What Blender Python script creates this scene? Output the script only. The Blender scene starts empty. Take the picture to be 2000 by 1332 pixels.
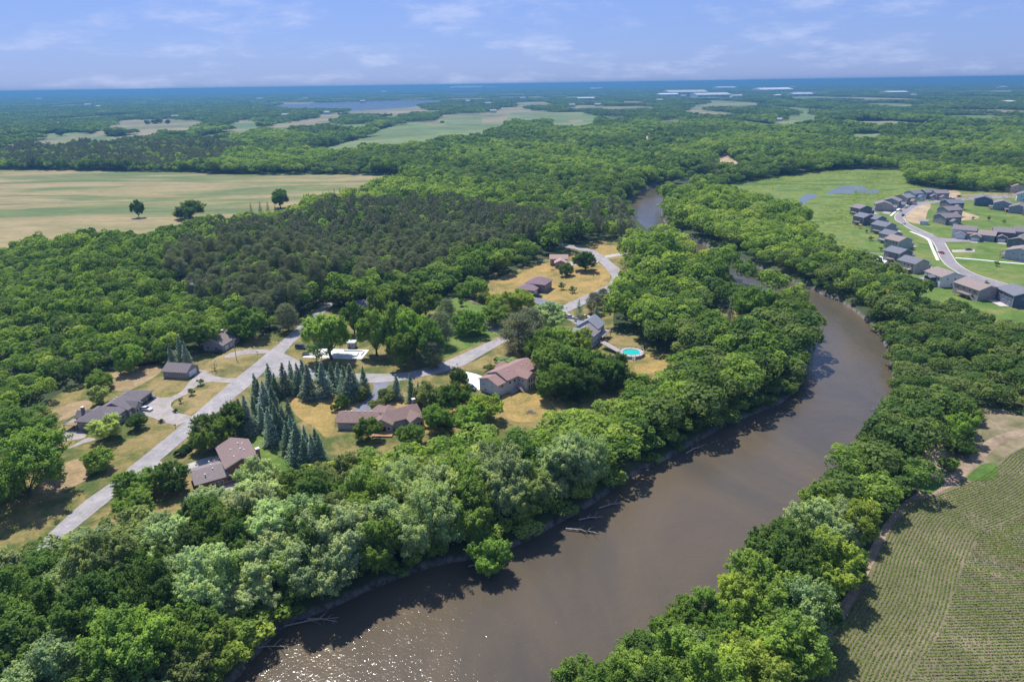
import bpy, bmesh, math, random
import numpy as np
from mathutils import Matrix, Vector
from mathutils.geometry import tessellate_polygon

R = math.radians
S = bpy.context.scene
COL = S.collection
random.seed(7)
RNG = np.random.default_rng(11)

# ------------------------------------------------------------------ camera
CAM_H, FPX = 112.0, 1333.0
PITCH, ROLL = R(20.62), R(0.86)
cd = bpy.data.cameras.new('camera')
cam = bpy.data.objects.new('camera', cd)
COL.objects.link(cam)
cd.sensor_width = 36.0
cd.lens = 36.0 * FPX / 2000.0
cd.clip_start, cd.clip_end = 0.5, 200000.0
cam.matrix_world = Matrix.Translation((0, 0, CAM_H)) @ Matrix.Rotation(math.pi / 2 - PITCH, 4, 'X') @ Matrix.Rotation(-ROLL, 4, 'Z')
S.camera = cam
# ------------------------------------------------------------------ sky and sun
SUN_AZ, SUN_EL = R(-28), R(61)
sun_dir = Vector((math.sin(SUN_AZ) * math.cos(SUN_EL), math.cos(SUN_AZ) * math.cos(SUN_EL), math.sin(SUN_EL)))
W = bpy.data.worlds.new('World')
S.world = W
W.use_nodes = True
nt = W.node_tree
nt.nodes.clear()
N = nt.nodes.new
sky = N('ShaderNodeTexSky')
sky.sky_type = 'NISHITA'
sky.sun_disc = False
sky.sun_elevation = SUN_EL
sky.sun_rotation = SUN_AZ % (2 * math.pi)
sky.altitude = 250
sky.air_density, sky.dust_density, sky.ozone_density = 1.0, 0.5, 3.0
tint = N('ShaderNodeMix'); tint.data_type = 'RGBA'; tint.blend_type = 'MULTIPLY'; tint.inputs[0].default_value = 1.0
tint.inputs[7].default_value = (0.60, 0.70, 1.12, 1)
tc = N('ShaderNodeTexCoord')
sep = N('ShaderNodeSeparateXYZ')
addz = N('ShaderNodeMath'); addz.operation = 'ADD'; addz.inputs[1].default_value = 0.22
mx = N('ShaderNodeMath'); mx.operation = 'MAXIMUM'; mx.inputs[1].default_value = 0.02
dx = N('ShaderNodeMath'); dx.operation = 'DIVIDE'
dy = N('ShaderNodeMath'); dy.operation = 'DIVIDE'
cmb = N('ShaderNodeCombineXYZ')
cn = N('ShaderNodeTexNoise'); cn.inputs['Scale'].default_value = 2.1; cn.inputs['Detail'].default_value = 7; cn.inputs['Roughness'].default_value = 0.62
cr = N('ShaderNodeMapRange'); cr.interpolation_type = 'SMOOTHSTEP'
cr.inputs['From Min'].default_value = 0.47; cr.inputs['From Max'].default_value = 0.76; cr.inputs['To Max'].default_value = 0.6
cmix = N('ShaderNodeMix'); cmix.data_type = 'RGBA'
cmix.inputs[7].default_value = (5.2, 5.8, 7.9, 1)     # soft clouds
veil = N('ShaderNodeMix'); veil.data_type = 'RGBA'; veil.inputs[0].default_value = 0.62
veil.inputs[7].default_value = (2.0, 3.0, 6.2, 1)      # thin even summer veil
bg = N('ShaderNodeBackground'); bg.inputs['Strength'].default_value = 0.10
wo = N('ShaderNodeOutputWorld')
lk = nt.links.new
lk(tc.outputs['Generated'], sep.inputs[0])
lk(sep.outputs['Z'], addz.inputs[0]); lk(addz.outputs[0], mx.inputs[0])
lk(sep.outputs['X'], dx.inputs[0]); lk(mx.outputs[0], dx.inputs[1])
lk(sep.outputs['Y'], dy.inputs[0]); lk(mx.outputs[0], dy.inputs[1])
lk(dx.outputs[0], cmb.inputs[0]); lk(dy.outputs[0], cmb.inputs[1])
lk(cmb.outputs[0], cn.inputs['Vector']); lk(cn.outputs[0], cr.inputs['Value'])
lk(sky.outputs[0], tint.inputs[6]); lk(tint.outputs[2], veil.inputs[6]); lk(veil.outputs[2], cmix.inputs[6]); lk(cr.outputs[0], cmix.inputs[0])
lk(cmix.outputs[2], bg.inputs['Color']); lk(bg.outputs[0], wo.inputs['Surface'])
sl = bpy.data.lights.new('sun', 'SUN')
sl.energy, sl.angle, sl.color = 4.8, R(0.53), (1.0, 0.955, 0.88)
sun = bpy.data.objects.new('sun', sl)
COL.objects.link(sun)
sun.location = (0, 0, 300)
sun.rotation_euler = sun_dir.to_track_quat('Z', 'Y').to_euler()
vs = S.view_settings
vs.view_transform, vs.look, vs.exposure, vs.gamma = 'Standard', 'None', 0.35, 1.0
vs.use_curve_mapping = False
cy = S.cycles
cy.max_bounces, cy.diffuse_bounces, cy.glossy_bounces, cy.transmission_bounces, cy.volume_bounces = 5, 3, 2, 3, 0
cy.transparent_max_bounces = 4
cy.use_denoising = True
cy.use_adaptive_sampling = False
cy.caustics_reflective = cy.caustics_refractive = False


# ------------------------------------------------------------------ helpers
def G(px, py, z=0.0):
    """Photo pixel (2000 px wide) to the point of that sight line at height z."""
    x, y = (px - 1000) / FPX, (666 - py) / FPX
    c, s = math.cos(ROLL), math.sin(ROLL)
    xr, yr = x * c + y * s, -x * s + y * c
    dyy = math.cos(PITCH) + yr * math.sin(PITCH)
    dz = -math.sin(PITCH) + yr * math.cos(PITCH)
    t = (z - CAM_H) / min(dz, -1e-4)
    return (xr * t, dyy * t)


def GP(pts, z=0.0):
    return [G(x, y, z) for x, y in pts]


def ang(a, b):
    A, B = G(*a), G(*b)
    return math.degrees(math.atan2(B[1] - A[1], B[0] - A[0]))


def inside(P, poly):
    """P (n,2) inside polygon."""
    poly = np.asarray(poly)
    x, y = P[:, 0], P[:, 1]
    r = np.zeros(len(P), bool)
    j = len(poly) - 1
    for i in range(len(poly)):
        xi, yi = poly[i]; xj, yj = poly[j]
        c = ((yi > y) != (yj > y))
        if yi != yj:
            r ^= c & (x < (xj - xi) * (y - yi) / (yj - yi) + xi)
        j = i
    return r


def dist_to(P, poly, closed=True):
    poly = np.asarray(poly)
    d = np.full(len(P), 1e9)
    n = len(poly)
    for i in range(n if closed else n - 1):
        a, b = poly[i], poly[(i + 1) % n]
        ab = b - a
        t = np.clip(((P - a) @ ab) / max(ab @ ab, 1e-9), 0, 1)
        q = a + t[:, None] * ab
        d = np.minimum(d, np.hypot(P[:, 0] - q[:, 0], P[:, 1] - q[:, 1]))
    return d


def smooth(pts, n=5, closed=True):
    pts = [np.array(p, float) for p in pts]
    out = []
    m = len(pts)
    for i in range(m if closed else m - 1):
        g = (lambda k: pts[k % m]) if closed else (lambda k: pts[min(max(k, 0), m - 1)])
        p0, p1, p2, p3 = g(i - 1), g(i), g(i + 1), g(i + 2)
        for k in range(n):
            t = k / n
            out.append(0.5 * ((2 * p1) + (-p0 + p2) * t + (2 * p0 - 5 * p1 + 4 * p2 - p3) * t * t + (-p0 + 3 * p1 - 3 * p2 + p3) * t ** 3))
    if not closed:
        out.append(pts[-1])
    return out


def mesh(name, v, f):
    me = bpy.data.meshes.new(name)
    me.from_pydata([tuple(map(float, p)) for p in v], [], f)
    me.validate()
    me.update()
    return me


def link(name, me, mat=None, parent=None, loc=None, rz=None):
    o = bpy.data.objects.new(name, me)
    COL.objects.link(o)
    if mat and me and not me.materials:
        me.materials.append(mat)
    if parent:
        o.parent = parent
    if loc is not None:
        o.location = loc
    if rz is not None:
        o.rotation_euler = (0, 0, rz)
    return o


def tag(o, label=None, cat=None, group=None, kind=None):
    if label: o['label'] = label
    if cat: o['category'] = cat
    if group: o['group'] = group
    if kind: o['kind'] = kind
    return o


def empty(name, loc, rz=0.0):
    o = bpy.data.objects.new(name, None)
    COL.objects.link(o)
    o.location = loc
    o.rotation_euler = (0, 0, rz)
    return o


class MB:
    def __init__(s): s.v, s.f = [], []

    def add(s, v, f):
        b = len(s.v)
        s.v += [tuple(p) for p in v]
        s.f += [tuple(i + b for i in q) for q in f]
        return s

    def box(s, x0, x1, y0, y1, z0, z1):
        return s.add([(x0, y0, z0), (x1, y0, z0), (x1, y1, z0), (x0, y1, z0), (x0, y0, z1), (x1, y0, z1), (x1, y1, z1), (x0, y1, z1)],
                     [(0, 3, 2, 1), (4, 5, 6, 7), (0, 1, 5, 4), (1, 2, 6, 5), (2, 3, 7, 6), (3, 0, 4, 7)])

    def tube(s, pts, rad, n=6, cap=True):
        pts = [Vector(p) for p in pts]
        b = len(s.v)
        for i, p in enumerate(pts):
            d = (pts[min(i + 1, len(pts) - 1)] - pts[max(i - 1, 0)]).normalized()
            a = d.orthogonal().normalized(); c = d.cross(a)
            for k in range(n):
                t = 2 * math.pi * k / n
                s.v.append(tuple(p + (a * math.cos(t) + c * math.sin(t)) * rad[i]))
        for i in range(len(pts) - 1):
            for k in range(n):
                s.f.append((b + i * n + k, b + i * n + (k + 1) % n, b + (i + 1) * n + (k + 1) % n, b + (i + 1) * n + k))
        if cap:
            s.f.append(tuple(b + k for k in reversed(range(n))))
            s.f.append(tuple(b + (len(pts) - 1) * n + k for k in range(n)))
        return s

    def mesh(s, name): return mesh(name, s.v, s.f)

    def build(s, name, mat, parent=None, color=None, loc=None, rz=None):
        o = link(name, s.mesh(name), mat, parent, loc, rz)
        if color: o.color = (*color, 1)
        return o


# ------------------------------------------------------------------ materials
def newmat(name):
    m = bpy.data.materials.new(name)
    m.use_nodes = True
    t = m.node_tree
    b = t.nodes['Principled BSDF']
    b.inputs['Roughness'].default_value = 0.85
    b.inputs['Specular IOR Level'].default_value = 0.25
    return m, t, b


def noise(t, scale, detail=4, rough=0.55, vec=None, dist=0.0):
    n = t.nodes.new('ShaderNodeTexNoise')
    n.inputs['Scale'].default_value = scale
    n.inputs['Detail'].default_value = detail
    n.inputs['Roughness'].default_value = rough
    n.inputs['Distortion'].default_value = dist
    if vec is not None: t.links.new(vec, n.inputs['Vector'])
    return n.outputs[0]


def pos(t, scale=(1, 1, 1), rz=0.0):
    g = t.nodes.new('ShaderNodeNewGeometry')
    m = t.nodes.new('ShaderNodeMapping')
    m.inputs['Scale'].default_value = scale
    m.inputs['Rotation'].default_value = (0, 0, rz)
    t.links.new(g.outputs['Position'], m.inputs['Vector'])
    return m.outputs[0]


def ramp(t, fac, stops):
    r = t.nodes.new('ShaderNodeValToRGB')
    e = r.color_ramp.elements
    while len(e) < len(stops): e.new(0.5)
    for i, (p, c) in enumerate(stops):
        e[i].position = p
        e[i].color = (*c, 1)
    t.links.new(fac, r.inputs[0])
    return r.outputs[0]


def mixc(t, fac, a, b, mode='MIX'):
    m = t.nodes.new('ShaderNodeMix'); m.data_type = 'RGBA'; m.blend_type = mode
    for i, x in ((0, fac), (6, a), (7, b)):
        if isinstance(x, bpy.types.NodeSocket): t.links.new(x, m.inputs[i])
        elif i == 0: m.inputs[0].default_value = x
        else: m.inputs[i].default_value = (*x, 1)
    return m.outputs[2]


def maprange(t, v, a, b, c=0.0, d=1.0):
    m = t.nodes.new('ShaderNodeMapRange')
    m.inputs[1].default_value, m.inputs[2].default_value, m.inputs[3].default_value, m.inputs[4].default_value = a, b, c, d
    t.links.new(v, m.inputs[0])
    return m.outputs[0]


def bump(t, b, h, dist, strength=1.0):
    n = t.nodes.new('ShaderNodeBump')
    n.inputs['Distance'].default_value = dist
    n.inputs['Strength'].default_value = strength
    t.links.new(h, n.inputs['Height'])
    t.links.new(n.outputs[0], b.inputs['Normal'])


def ground_mat(name, stops, s1=0.02, s2=0.6, grain=0.35, stretch=(1, 1, 1), rz=0.0, dist=0.6, s3=None):
    """patches of colour at a broad scale, broken up by fine grain"""
    m, t, b = newmat(name)
    p = pos(t, stretch, rz)
    c = ramp(t, noise(t, s1, 7, 0.66, p, dist), [(0.5 + (a_ - 0.5) * 0.62, q_) for a_, q_ in stops])
    p2 = pos(t)
    n2 = noise(t, s2, 5, 0.7, p2)
    c = mixc(t, 0.55, c, ramp(t, noise(t, s1 * 4.5, 4, 0.7, p), [(0.36, (0.66, 0.70, 0.68)), (0.64, (1.12, 1.10, 1.06))]), 'MULTIPLY')
    c2 = mixc(t, grain, c, ramp(t, n2, [(0.3, (0.25, 0.25, 0.25)), (0.7, (1.0, 1.0, 1.0))]), 'MULTIPLY')
    t.links.new(c2, b.inputs['Base Color'])
    b.inputs['Roughness'].default_value = 0.95
    bump(t, b, n2, 0.25, 0.7)
    return m


def plain(name, col, rough=0.7, var=0.15, scale=1.5, spec=0.3, metal=0.0):
    m, t, b = newmat(name)
    n = noise(t, scale, 4, 0.6, pos(t))
    c = mixc(t, maprange(t, n, 0.3, 0.7), tuple(x * (1 - var) for x in col), tuple(min(1, x * (1 + var)) for x in col))
    t.links.new(c, b.inputs['Base Color'])
    b.inputs['Roughness'].default_value = rough
    b.inputs['Specular IOR Level'].default_value = spec
    b.inputs['Metallic'].default_value = metal
    return m


def objcol(name, rough=0.7, var=0.15, scale=1.2, stretch=(1, 1, 1), spec=0.3, lap=0.0, coat=0.0):
    """colour comes from the object's own colour"""
    m, t, b = newmat(name)
    oi = t.nodes.new('ShaderNodeObjectInfo')
    n = noise(t, scale, 5, 0.65, pos(t, stretch))
    c = mixc(t, 1.0, oi.outputs['Color'], ramp(t, n, [(0.3, (1 - var,) * 3), (0.7, (1, 1, 1))]), 'MULTIPLY')
    t.links.new(c, b.inputs['Base Color'])
    b.inputs['Roughness'].default_value = rough
    b.inputs['Specular IOR Level'].default_value = spec
    b.inputs['Coat Weight'].default_value = coat
    if lap:
        w = t.nodes.new('ShaderNodeTexWave')
        w.wave_profile = 'SAW'; w.bands_direction = 'Z'
        w.inputs['Scale'].default_value = lap
        t.links.new(pos(t), w.inputs['Vector'])
        bump(t, b, w.outputs[0], 0.03, 1.0)
    return m


def leaf_mat(name, cols=None, transl=0.42):
    """cols None: colour from the object; else three colours picked at random for each tree"""
    m, t, b = newmat(name)
    oi = t.nodes.new('ShaderNodeObjectInfo')
    if cols:
        r = t.nodes.new('ShaderNodeValToRGB'); r.color_ramp.interpolation = 'LINEAR'
        e = r.color_ramp.elements
        while len(e) < len(cols): e.new(0.5)
        for i, c in enumerate(cols):
            e[i].position = i / (len(cols) - 1); e[i].color = (*c, 1)
        t.links.new(oi.outputs['Random'], r.inputs[0])
        base = r.outputs[0]
    else:
        base = oi.outputs['Color']
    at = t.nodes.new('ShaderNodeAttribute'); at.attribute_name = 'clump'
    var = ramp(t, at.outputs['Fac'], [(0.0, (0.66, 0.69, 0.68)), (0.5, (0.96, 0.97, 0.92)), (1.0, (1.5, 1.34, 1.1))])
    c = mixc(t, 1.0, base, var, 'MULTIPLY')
    t.links.new(c, b.inputs['Base Color'])
    b.inputs['Roughness'].default_value = 0.8
    b.inputs['Specular IOR Level'].default_value = 0.06
    tr = t.nodes.new('ShaderNodeBsdfTranslucent')
    tcx = mixc(t, 1.0, c, (1.25, 1.35, 0.55), 'MULTIPLY')
    t.links.new(tcx, tr.inputs['Color'])
    ms = t.nodes.new('ShaderNodeMixShader'); ms.inputs[0].default_value = transl
    t.links.new(b.outputs[0], ms.inputs[1]); t.links.new(tr.outputs[0], ms.inputs[2])
    t.links.new(ms.outputs[0], t.nodes['Material Output'].inputs['Surface'])
    return m


M = {}
M['leaf'] = leaf_mat('leaf')
M['needle'] = leaf_mat('needle', None, 0.2)
M['bark'] = plain('bark', (0.12, 0.10, 0.085), 0.95, 0.3, 3)
M['asphalt'] = ground_mat('asphalt', [(0.3, (0.335, 0.31, 0.31)), (0.7, (0.425, 0.395, 0.395))], 0.09, 1.6, 0.3)
M['street'] = ground_mat('street_asphalt', [(0.3, (0.28, 0.25, 0.265)), (0.7, (0.34, 0.305, 0.32))], 0.06, 2.5, 0.2)
M['blacktop'] = ground_mat('blacktop', [(0.3, (0.20, 0.205, 0.25)), (0.7, (0.27, 0.275, 0.32))], 0.1, 2.5, 0.3)
M['concrete'] = ground_mat('concrete', [(0.3, (0.42, 0.39, 0.36)), (0.7, (0.52, 0.49, 0.45))], 0.1, 2.0, 0.2)
M['gravel'] = ground_mat('gravel_drive', [(0.3, (0.36, 0.32, 0.30)), (0.7, (0.46, 0.41, 0.38))], 0.1, 2.0, 0.3)
M['kerb'] = plain('kerb_concrete', (0.55, 0.52, 0.48))
M['slab'] = plain('fresh_concrete', (0.78, 0.77, 0.75), 0.8, 0.06)
DRY = [(0.30, (0.115, 0.135, 0.035)), (0.44, (0.21, 0.185, 0.065)), (0.56, (0.33, 0.255, 0.10)), (0.75, (0.40, 0.29, 0.14))]
GOLD = [(0.25, (0.19, 0.175, 0.05)), (0.45, (0.36, 0.26, 0.085)), (0.7, (0.47, 0.31, 0.11))]
MIXED = [(0.30, (0.085, 0.125, 0.03)), (0.43, (0.16, 0.165, 0.045)), (0.54, (0.28, 0.225, 0.08)), (0.72, (0.36, 0.265, 0.115))]
GREEN = [(0.25, (0.09, 0.17, 0.028)), (0.5, (0.145, 0.22, 0.042)), (0.75, (0.25, 0.255, 0.08))]
M['dry'] = ground_mat('dry_lawn', DRY, 0.045, 0.9, 0.45, (1, 1, 1))
M['gold'] = ground_mat('golden_lawn', GOLD, 0.05, 0.9, 0.4)
M['mixed'] = ground_mat('patchy_lawn', MIXED, 0.07, 1.1, 0.5)
M['green'] = ground_mat('green_lawn', GREEN, 0.05, 0.9, 0.35)
M['straw'] = ground_mat('mown_straw', [(0.3, (0.30, 0.22, 0.11)), (0.5, (0.38, 0.27, 0.145)), (0.7, (0.44, 0.31, 0.19))], 0.06, 0.7, 0.4)
M['hay'] = ground_mat('hay_field', [(0.30, (0.12, 0.17, 0.055)), (0.47, (0.20, 0.215, 0.08)), (0.52, (0.29, 0.245, 0.11)), (0.66, (0.37, 0.29, 0.15)), (0.8, (0.21, 0.205, 0.085))],
                    0.006, 0.12, 0.3, (0.55, 2.2, 1), R(-12), 1.2)
M['farfield'] = ground_mat('far_field', [(0.3, (0.15, 0.16, 0.07)), (0.5, (0.24, 0.22, 0.12)), (0.7, (0.33, 0.27, 0.17))], 0.003, 0.05, 0.2)
M['farmeadow'] = ground_mat('far_meadow', [(0.3, (0.11, 0.17, 0.06)), (0.6, (0.19, 0.24, 0.09)), (0.75, (0.24, 0.26, 0.11))], 0.004, 0.05, 0.2)
M['meadow'] = ground_mat('marsh_meadow', [(0.25, (0.08, 0.155, 0.03)), (0.42, (0.15, 0.23, 0.04)), (0.55, (0.24, 0.29, 0.055)), (0.68, (0.16, 0.24, 0.06)), (0.8, (0.30, 0.30, 0.09))],
                       0.02, 0.22, 0.6, (0.6, 1.6, 1), R(20), 1.8)
M['soil'] = ground_mat('crop_soil', [(0.3, (0.165, 0.145, 0.085)), (0.55, (0.205, 0.175, 0.11)), (0.75, (0.27, 0.22, 0.145))], 0.05, 1.5, 0.35)
M['dirt'] = ground_mat('dirt_track', [(0.3, (0.26, 0.19, 0.13)), (0.6, (0.38, 0.28, 0.19)), (0.8, (0.45, 0.34, 0.24))], 0.15, 1.5, 0.35)
M['sand'] = ground_mat('bare_sand', [(0.3, (0.40, 0.29, 0.17)), (0.7, (0.58, 0.44, 0.28))], 0.08, 1.0, 0.3)
M['rough'] = ground_mat('rough_headland', [(0.25, (0.15, 0.155, 0.065)), (0.45, (0.25, 0.215, 0.12)), (0.65, (0.33, 0.26, 0.165))], 0.08, 1.2, 0.45)
M['weeds'] = ground_mat('weed_patch', [(0.3, (0.07, 0.145, 0.025)), (0.7, (0.125, 0.21, 0.04))], 0.2, 1.5, 0.45)
M['mulch'] = plain('mulch', (0.16, 0.10, 0.07), 0.95, 0.3)
M['siding'] = objcol('siding', 0.75, 0.12, 0.6, (1, 1, 0.2), 0.3, 8.0)
M['brick'] = objcol('brick_wall', 0.9, 0.35, 2.5)
M['shingle'] = objcol('shingles', 0.9, 0.28, 1.4, (1, 1, 1), 0.2)
M['trim'] = plain('white_trim', (0.72, 0.72, 0.70), 0.5, 0.05)
M['glass'] = plain('window_glass', (0.025, 0.03, 0.04), 0.12, 0.2, 0.5, 0.6)
M['paint'] = objcol('car_paint', 0.3, 0.05, 1, (1, 1, 1), 0.5, 0, 0.6)
M['rubber'] = plain('rubber', (0.02, 0.02, 0.02), 0.9)
M['wood'] = objcol('deck_wood', 0.8, 0.25, 1.5)
M['metal'] = plain('galvanised_metal', (0.45, 0.46, 0.48), 0.4, 0.1, 1, 0.5, 0.6)
M['stone'] = objcol('stone', 0.9, 0.35, 1.2)
M['deadwood'] = plain('dead_wood', (0.33, 0.29, 0.25), 0.9, 0.3, 2)
M['lamp'] = plain('lamp_lens', (0.7, 0.7, 0.68), 0.2)

# wooded ground: leaf litter, scrub and grass; grey mud where it falls to the water
m, t, b = newmat('wood_floor')
p = pos(t)
n1 = noise(t, 0.03, 6, 0.6, p)
n2 = noise(t, 0.5, 5, 0.7, p)
c = ramp(t, n1, [(0.35, (0.035, 0.055, 0.018)), (0.55, (0.055, 0.08, 0.024)), (0.75, (0.10, 0.10, 0.045))])
c = mixc(t, 0.5, c, ramp(t, n2, [(0.3, (0.4, 0.4, 0.4)), (0.7, (1.1, 1.1, 1.1))]), 'MULTIPLY')
g = t.nodes.new('ShaderNodeNewGeometry'); sx = t.nodes.new('ShaderNodeSeparateXYZ')
t.links.new(g.outputs['Position'], sx.inputs[0])
mud = ramp(t, n2, [(0.38, (0.05, 0.043, 0.036)), (0.62, (0.19, 0.17, 0.15))])
c = mixc(t, maprange(t, sx.outputs['Z'], -1.2, -2.2), c, mud)
t.links.new(c, b.inputs['Base Color'])
bump(t, b, n2, 0.4, 0.8)
M['wood_floor'] = m

# river water: turbid brown with small ripples
def water(name, col, rough, s1, s2, d1, d2, stretch=(1, 1, 1)):
    m, t, b = newmat(name)
    p = pos(t, stretch, R(35))
    n1 = noise(t, s1, 3, 0.6, p)
    n2 = noise(t, s2, 3, 0.55, p)
    ad = t.nodes.new('ShaderNodeMath'); ad.operation = 'MULTIPLY_ADD'
    t.links.new(n1, ad.inputs[0]); ad.inputs[1].default_value = d1 / d2; t.links.new(n2, ad.inputs[2])
    bump(t, b, ad.outputs[0], d2, 1.0)
    big = noise(t, 0.022, 5, 0.6, pos(t, (1, 0.5, 1), R(35)), 0.8)
    t.links.new(ramp(t, big, [(0.38, tuple(x_ * k_ for x_, k_ in zip(col, (0.80, 0.86, 0.95)))), (0.62, tuple(x_ * k_ for x_, k_ in zip(col, (1.18, 1.12, 1.02))))]), b.inputs['Base Color'])
    t.links.new(maprange(t, big, 0.4, 0.6, rough * 0.6, rough * 2.2), b.inputs['Roughness'])
    b.inputs['Specular IOR Level'].default_value = 0.5
    b.inputs['IOR'].default_value = 1.333
    return m


M['river'] = water('river_water', (0.100, 0.081, 0.058), 0.075, 0.30, 1.4, 0.20, 0.092)
M['lake'] = water('lake_water', (0.05, 0.06, 0.07), 0.2, 0.05, 0.3, 0.05, 0.05)
M['pool'] = water('pool_water', (0.02, 0.42, 0.40), 0.05, 0.5, 2.0, 0.02, 0.02)
M['marsh'] = water('marsh_water', (0.14, 0.16, 0.16), 0.15, 0.3, 1.0, 0.03, 0.03)

# ------------------------------------------------------------------ terrain
WZ = -3.0                                          # river level
bank_l = [(110, 1720), (240, 1560), (390, 1400), (470, 1310), (515, 1258), (560, 1218), (640, 1187), (720, 1150), (790, 1122), (860, 1100), (930, 1088), (1000, 1066), (1050, 1042),
          (1110, 1008), (1160, 980), (1200, 950), (1240, 925), (1290, 902), (1330, 878), (1380, 850), (1430, 824), (1480, 805), (1525, 785), (1553, 755),
          (1565, 715), (1572, 680), (1572, 645), (1552, 615), (1505, 588), (1450, 560), (1395, 532), (1345, 508), (1310, 484), (1276, 460), (1250, 440),
          (1234, 418), (1230, 400), (1246, 379), (1284, 361), (1340, 352), (1400, 346), (1470, 338)]
bank_r = [(1470, 333), (1400, 340), (1335, 349), (1308, 362), (1296, 385), (1292, 410), (1299, 436), (1325, 457), (1365, 474), (1410, 492), (1455, 512),
          (1500, 530), (1550, 551), (1600, 571), (1650, 594), (1695, 628), (1728, 670), (1742, 715), (1748, 760), (1742, 800), (1722, 845), (1690, 890), (1650, 935),
          (1610, 985), (1570, 1040), (1530, 1095), (1480, 1150), (1420, 1205), (1350, 1260), (1270, 1320), (1160, 1420), (1010, 1580), (900, 1720)]
river_poly = np.array(smooth(GP(bank_l, WZ), 3, False) + smooth(GP(bank_r, WZ), 3, False))


def ground_z(P):
    P = np.atleast_2d(np.asarray(P, float))
    z = np.zeros(len(P))
    near = (np.abs(P[:, 0]) < 700) & (P[:, 1] < 1100)
    if near.any():
        q = P[near]
        d = dist_to(q, river_poly)
        i = inside(q, river_poly)
        s = np.where(i, -d, d)                      # signed: negative in the water
        t = np.clip((2.2 - s) / 4.2, 0, 1)          # top of bank 2.2 m inland
        z[near] = -4.2 * t * t * (3 - 2 * t)
    return z


def axis(lo, hi, step, far, g=1.16):
    a = list(np.arange(lo, hi, step))
    s, x = step, a[-1]
    while x < far: s *= g; x += s; a.append(x)
    s, x = step, lo
    while x > -far: s *= g; x -= s; a.insert(0, x)
    return np.array(a)


ax, ay = axis(-160, 330, 2.2, 62000), axis(85, 480, 2.2, 62000)
# moderately fine strip for the upper river reach
ay = np.array(sorted(set(list(ay[ay <= 480]) + list(np.arange(482, 1010, 5.0)) + list(ay[ay > 1015]))))
XX, YY = np.meshgrid(ax, ay)
P = np.stack([XX.ravel(), YY.ravel()], 1)
Z = ground_z(P)
nx, ny = len(ax), len(ay)
idx = np.arange(nx * ny).reshape(ny, nx)
quads = np.stack([idx[:-1, :-1].ravel(), idx[:-1, 1:].ravel(), idx[1:, 1:].ravel(), idx[1:, :-1].ravel()], 1)


def np_mesh(name, verts, quads, smooth_sh=False):
    me = bpy.data.meshes.new(name)
    verts = np.asarray(verts, np.float32); quads = np.asarray(quads, np.int32)
    me.vertices.add(len(verts)); me.vertices.foreach_set('co', verts.ravel())
    k = quads.shape[1]
    me.loops.add(quads.size); me.loops.foreach_set('vertex_index', quads.ravel())
    me.polygons.add(len(quads)); me.polygons.foreach_set('loop_start', np.arange(0, quads.size, k, dtype=np.int32))
    me.polygons.foreach_set('use_smooth', np.full(len(quads), smooth_sh))
    me.update(calc_edges=True)
    return me


ground = link('ground', np_mesh('ground', np.column_stack([P, Z]), quads, True), M['wood_floor'])
tag(ground, 'green wooded ground reaching to the horizon', 'ground', kind='structure')


def sheet(name, poly, mat, z, label, cat, kind='structure', sm=4, group=None, thick=0.0):
    pts = smooth(poly, sm) if sm else poly
    v = [Vector((p[0], p[1], z)) for p in pts]
    tris = tessellate_polygon([v])
    fs = [tuple(q) for q in tris]
    o = link(name, mesh(name, v, fs), mat)
    # make every face look up
    me = o.data
    me.update()
    if len(me.polygons) and me.polygons[0].normal.z < 0: me.flip_normals()
    tag(o, label, cat, group, kind)
    return o


wp = [Vector((*p, WZ)) for p in river_poly]
cx = np.array(smooth(GP(bank_l, WZ), 3, False)); cxr = np.array(smooth(GP(bank_r, WZ), 3, False))


def offset(line, d):
    line = np.array(line); tn = np.gradient(line, axis=0); tn /= np.linalg.norm(tn, axis=1)[:, None] + 1e-9
    return line + np.column_stack([-tn[:, 1], tn[:, 0]]) * d


wl, wr = offset(cx, 2.2), offset(cxr, 2.2)
wpoly = [Vector((*p, WZ)) for p in list(wl) + list(wr)]
ro = link('river', mesh('river', wpoly, [tuple(q) for q in tessellate_polygon([wpoly])]), M['river'])
if ro.data.polygons[0].normal.z < 0: ro.data.flip_normals()
tag(ro, 'wide brown river bending through the woods with sun glitter', 'river', kind='structure')

# ------------------------------------------------------------------ open land, roads and drives (outlines read from the photo, laid on the ground)
def zoomed(x0, y0, s):
    return lambda pts: [(x0 + x / s, y0 + y / s) for x, y in pts]


zA, zB = zoomed(0, 600, 3.33), zoomed(350, 600, 3.33)
zC, zD = zoomed(800, 600, 4.0), zoomed(850, 440, 4.444)
zE = zoomed(1620, 340, 4.4395)
zF, zG, zH = zoomed(70, 740, 6.667), zoomed(550, 560, 7.4), zoomed(1700, 780, 6.053)

CLEAR = []                                           # ground outlines that carry no woodland


LAYER = [0]


def land(name, px, mat, z, label, cat, clear=True, sm=4, group=None):
    poly = GP(px)
    if clear: CLEAR.append(poly)
    LAYER[0] += 1; z += .0004 * LAYER[0]              # no two sheets share a plane
    return sheet(name, poly, M[mat], z, label, cat, sm=sm, group=group)


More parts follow.
